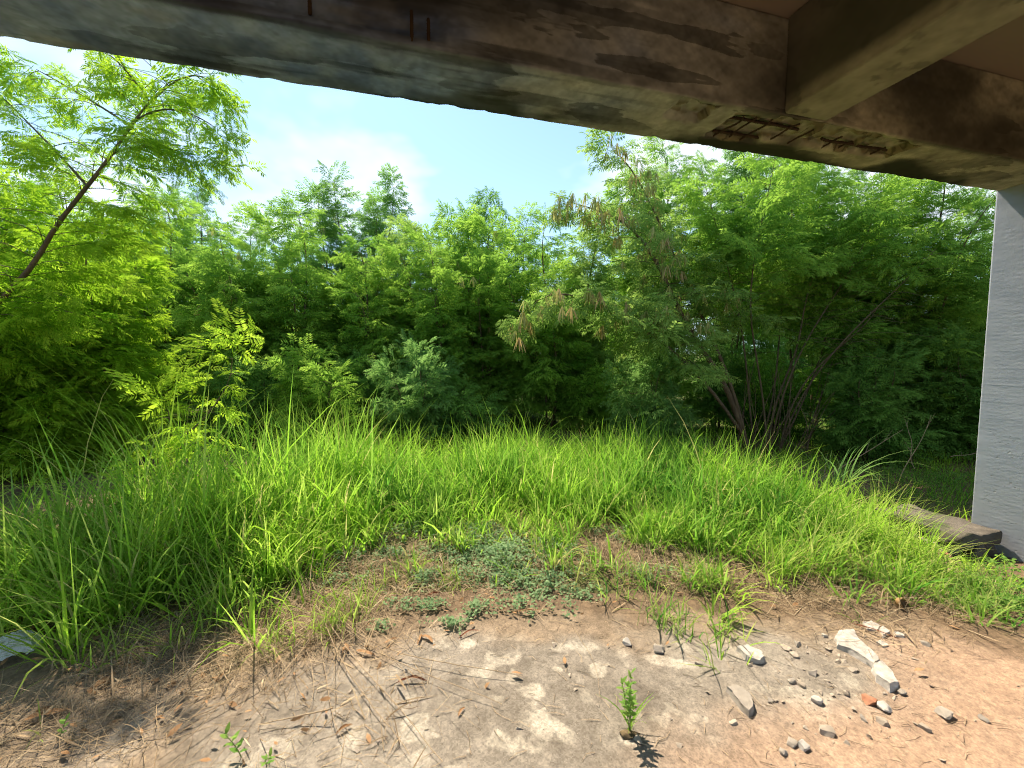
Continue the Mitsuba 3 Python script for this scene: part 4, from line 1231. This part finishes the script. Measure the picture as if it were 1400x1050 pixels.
for pts, t, mt, lab in FR:
    v, f = fragment(rng, px_outline(pts), t)
    c = v[:, :2].mean(0)
    v[:, 2] += max(float(apron_height(np.array([[c[0]]]), np.array([[c[1]]]))[0, 0]), gz(*c)) - 0.003
    single('concrete_fragment', (v, f), mt, lab, 'concrete fragment', smooth=25)

STONES = [
    (857, 882, 17, 19, 'pale_rubble', 'white stone standing alone on the concrete left of the grass tufts'),
    (900, 890, 22, 18, 'grey_rubble', 'grey stone under the grass tuft right of the white stone'),
    (955, 909, 11, 10, 'grey_rubble', 'small brown stone below the tuft in the middle of the apron'),
    (1066, 804, 18, 12, 'sandy_rubble', 'pale stone at the foot of the sprawling grass'),
    (1074, 888, 16, 9, 'sandy_rubble', 'pale chip left of a dark stone in the middle of the gravel'),
    (1092, 884, 12, 11, 'grey_rubble', 'dark stone right of a pale chip in the gravel'),
    (1087, 897, 14, 8, 'sandy_rubble', 'flat pale chip below the dark stone in the gravel'),
    (1111, 922, 14, 14, 'grey_rubble', 'rough grey lump in the gravel left of the flat fragments'),
    (1082, 933, 12, 12, 'grey_rubble', 'dark grey stone in the gravel, second above the angular pale stone'),
    (1095, 938, 12, 9, 'sandy_rubble', 'light stone just above the angular pale stone'),
    (1116, 960, 16, 15, 'pale_rubble', 'angular pale stone on the boundary of grey concrete and orange earth'),
    (1168, 918, 14, 8, 'sandy_rubble', 'slim white chip left of the second largest fragment'),
    (1158, 950, 10, 12, 'sandy_rubble', 'small upright pale chip left of the reddish stone'),
    (1190, 962, 20, 17, 'brick_red', 'reddish brick stone among the rubble at right'),
    (1210, 970, 20, 14, 'pale_rubble', 'white broken stone touching the reddish brick stone'),
    (1207, 990, 17, 13, 'sandy_rubble', 'pale stone below the white broken one'),
    (1182, 985, 12, 11, 'grey_rubble', 'grey stone left of the stone below the white broken one'),
    (1130, 1003, 20, 18, 'sandy_rubble', 'pale blocky stone on the orange earth near the lower edge'),
    (1082, 1018, 15, 12, 'grey_rubble', 'dark broken lump beside the white chip at the lower edge'),
    (1098, 1023, 15, 16, 'pale_rubble', 'white chip standing at the lower edge'),
    (1070, 1032, 13, 12, 'grey_rubble', 'pinkish grey stone lowest of the rubble'),
    (1233, 950, 10, 10, 'grey_rubble', 'small grey stone at the end of the second largest fragment'),
    (1264, 998, 14, 10, 'sandy_rubble', 'lone pale stone on the orange earth at right'),
    (1290, 980, 20, 16, 'grey_rubble', 'crumbling grey lump on the orange earth at right'),
    (1002, 990, 12, 11, 'sandy_rubble', 'small pale stone below the dark splintered chunk'),
    (1127, 871, 9, 8, 'pale_rubble', 'tiny pale stone left of the largest fragment'),
    (1265, 882, 11, 8, 'grey_rubble', 'small grey stone near the dry grass at right'),
    (1345, 985, 11, 8, 'grey_rubble', 'small stone near the right edge on the orange earth'),
    (1053, 960, 10, 8, 'grey_rubble', 'small stone right of the dark splintered chunk'),
    (555, 918, 7, 7, 'grey_rubble', 'tiny round stone above the bark strip'),
]
for px, py, w, h, mt, lab in STONES:
    g = on_floor(px, py)
    dist = np.linalg.norm(g - CAM)
    k = dist / 587.4 * 1.1
    k *= 0.62
    v, f = boulder(rng, (w * k, w * k * rng.uniform(0.7, 1.0), h * k * 0.62), step=max(0.006, w * k * 0.2), amp=0.35)
    single('stone', (rot(v, rng.uniform(0, 6.28)) + g + [0, 0, h * k * 0.16], f), mt, lab, 'stone', smooth=25)

# grit
parts = []
for _ in range(360):
    if rng.random() < 0.75:
        px, py = rng.normal(1130, 80), rng.normal(935, 42)
    else:
        px, py = rng.uniform(420, 1400), rng.uniform(860, 1050)
    if not (400 < px < 1500 and 835 < py < 1150):
        continue
    g = on_floor(px, py)
    s = 0.002 + 0.008 * rng.random() ** 4
    pts = rng.normal(size=(7, 3)) * s * [1, 1, 0.6]
    h = trimesh.convex.convex_hull(pts)
    parts.append((np.asarray(h.vertices) + g + [0, 0, s * 0.3], np.asarray(h.faces)))
single('gravel', cat_meshes(parts), 'sandy_rubble', 'small pale grit scattered over the concrete and orange earth', kind='stuff')

# small dead leaves in the thatch and on the leaf mould
rl = np.random.default_rng(58)
qx = np.concatenate([rl.normal(-1.5, 0.6, 240), rl.uniform(-1.2, 2.6, 60)])
qy = np.concatenate([rl.normal(1.95, 0.4, 240), rl.normal(2.55, 0.3, 60)])
ok = (qy > 1.2) & (qy < 3.4)
P = np.column_stack([qx, qy, np.maximum(ground_height(qx, qy), np.where(qy < 2.55, 0.002, -9)) + 0.008 + 0.02 * rl.random(300)])[ok]
m, uv = oval_leaves(rl, P, np.column_stack([rl.normal(0, 1, (len(P), 2)), rl.normal(0, 0.25, len(P))]), rl.uniform(0.018, 0.06, len(P)), 0.36, 0.5)
single('dead_leaves', m, 'dry_leaf', 'small brown dead leaves strewn through the dead grass', kind='stuff', uv=uv)

# twig and root crumbs on the apron
parts = []
for _ in range(420):
    px, py = rng.uniform(120, 1400), 850 + 210 * rng.random() ** 1.5
    g = on_floor(px, py) + [0, 0, 0.004]
    a, L = rng.uniform(0, 6.28), rng.uniform(0.015, 0.09)
    d = np.array([math.cos(a), math.sin(a), 0])
    e = np.array([-d[1], d[0], 0]) * rng.normal(0, 0.2)
    parts.append(tube([g, g + L * (d * 0.5 + e * 0.5) + [0, 0, 0.003], g + L * d], [0.0013, 0.0011, 0.0006], 3))
single('litter', cat_meshes(parts), 'dry_stem', 'fine twigs and root crumbs strewn on the concrete', kind='stuff')

# crumpled silver film at the left edge
g = on_floor(22, 893)
n = 26
a, b = np.meshgrid(np.linspace(-1, 1, n), np.linspace(-1, 1, n))
q = np.stack([a.ravel() * 1.6, b.ravel() * 1.6, a.ravel() * 0 + 4], 1)
rr = np.maximum(np.abs(a), np.abs(b)).ravel()
dm = 0.075 * np.sqrt(np.maximum(0, 1 - rr ** 2)) * (0.55 + 0.9 * meshkit.fbm(q, 4, seed=3)) + 0.012 * np.abs(meshkit.fbm(q * 3, 3, seed=6) - 0.5)
v = np.stack([0.12 * a.ravel() * (1 - 0.12 * b.ravel() ** 2), 0.065 * b.ravel() * (1 - 0.2 * a.ravel() ** 2), dm], 1) + 0.05 * (np.stack([meshkit.fbm(q * 2.2, 4, seed=s) for s in (7, 8, 9)], 1) - 0.5)
i, j = np.meshgrid(np.arange(n - 1), np.arange(n - 1))
k = (j * n + i).ravel()
single('plastic_wrapper', (rot(v, 0.5) + g + [0, -0.03, 0.03], np.vstack([np.stack([k, k + 1, k + n + 1], 1), np.stack([k, k + n + 1, k + n], 1)])), 'foil_film', 'crumpled silvery plastic wrapper in the grass at the left edge', 'wrapper', smooth=40)

# half shell in the dry grass
g = on_floor(1233, 832)
hs = trimesh.creation.icosphere(3, 0.038)
keep = hs.vertices[:, 2] < 0.01
o = Manifold.sphere(0.038, 32).scale([1, 0.8, 0.9]) - Manifold.sphere(0.0345, 32).scale([1, 0.8, 0.9]) - Manifold.cube([1, 1, 1], True).translate([0, 0, 0.512])
mm = o.to_mesh()
v = rot(np.array(mm.vert_properties[:, :3], float), 0.3, 0.3, 1.15)
v += 0.004 * (np.stack([meshkit.fbm(v * 40, 2, seed=s) for s in (1, 2, 3)], 1) - 0.5)
single('husk', (v + g + [0, 0, 0.03], np.array(mm.tri_verts)), 'husk_brown', 'hollow brown half shell lying in the dry grass at right', 'husk', smooth=50)


# small weeds rooted in the cracks
def weed(label, px, py, h, n, seed, leaf=0.03, spread=0.02, stems=1):
    r = np.random.default_rng(seed)
    g = on_floor(px, py)
    key = thing('weed', label, 'weed')
    for _ in range(stems):
        tip = g + np.array([r.normal(0, spread), r.normal(0, spread), h * r.uniform(0.75, 1.05)])
        s = spline([g + [r.normal(0, .004), r.normal(0, .004), -0.01], (g + tip) / 2 + r.normal(0, 0.008, 3), tip], 9)
        piece(key, 'stem', tube(s, np.linspace(0.0022, 0.001, 9), 5), 'weed_stem', smooth=True)
        P, D = [], []
        for k in range(n):
            t = 0.3 + 0.7 * k / (n - 1)
            q = np.array([np.interp(t, np.linspace(0, 1, 9), s[:, c]) for c in range(3)])
            for sd in (0, math.pi):
                a = k * 1.57 + sd + r.normal(0, 0.2)
                P.append(q)
                D.append([math.cos(a), math.sin(a), 0.35 + 0.8 * (t > 0.9)])
        P, D = np.array(P), np.array(D)
        m, uv = oval_leaves(r, P, D, leaf * r.uniform(0.7, 1.15, len(P)), 0.42, 0.2)
        piece(key, 'foliage', m, 'weed_leaf', uv=uv)
    return key, g


mat('weed_stem', {'type': 'principled', 'base_color': {'type': 'rgb', 'value': (0.16, 0.20, 0.06)}, 'roughness': 0.6})
k, g = weed('upright leafy weed rooted in a lump of soil at the bottom centre', 862, 1000, 0.22, 9, 91, 0.034, 0.035, 4)
m, uv = blades(np.random.default_rng(5), np.repeat(g[None], 9, 0) + np.random.default_rng(6).normal(0, 0.012, (9, 3)) * [1, 1, 0], np.array([0.2, 0.16, 0.22, 0.12, 0.18, 0.14, 0.1, 0.15, 0.2]), np.full(9, 0.006), np.full(9, 0.5), np.full(9, 0.7))
piece(k, 'blades', m, 'grass_blade', uv=uv)
v, f = boulder(np.random.default_rng(7), (0.10, 0.05, 0.022), 0.008, 0.5)
piece(k, 'soil_lump', (rot(v, 0.5) + g + [0.0, -0.01, 0.004], f), 'soil', smooth=40)
weed('bright green weed at the lower edge left of centre, taller of two', 333, 1035, 0.12, 6, 92, 0.035)
weed('bright green weed at the lower edge left of centre, shorter of two', 365, 1046, 0.05, 4, 93, 0.032)
weed('small yellow green weed in the brown leaf mould at the lower left', 80, 1010, 0.06, 4, 94, 0.03)
weed('small weed with narrow leaves beside the grass tuft on the apron', 1000, 855, 0.08, 5, 95, 0.028)
weed('weed growing at the edge of the grass near the low wall', 1225, 700, 0.14, 5, 96, 0.05)
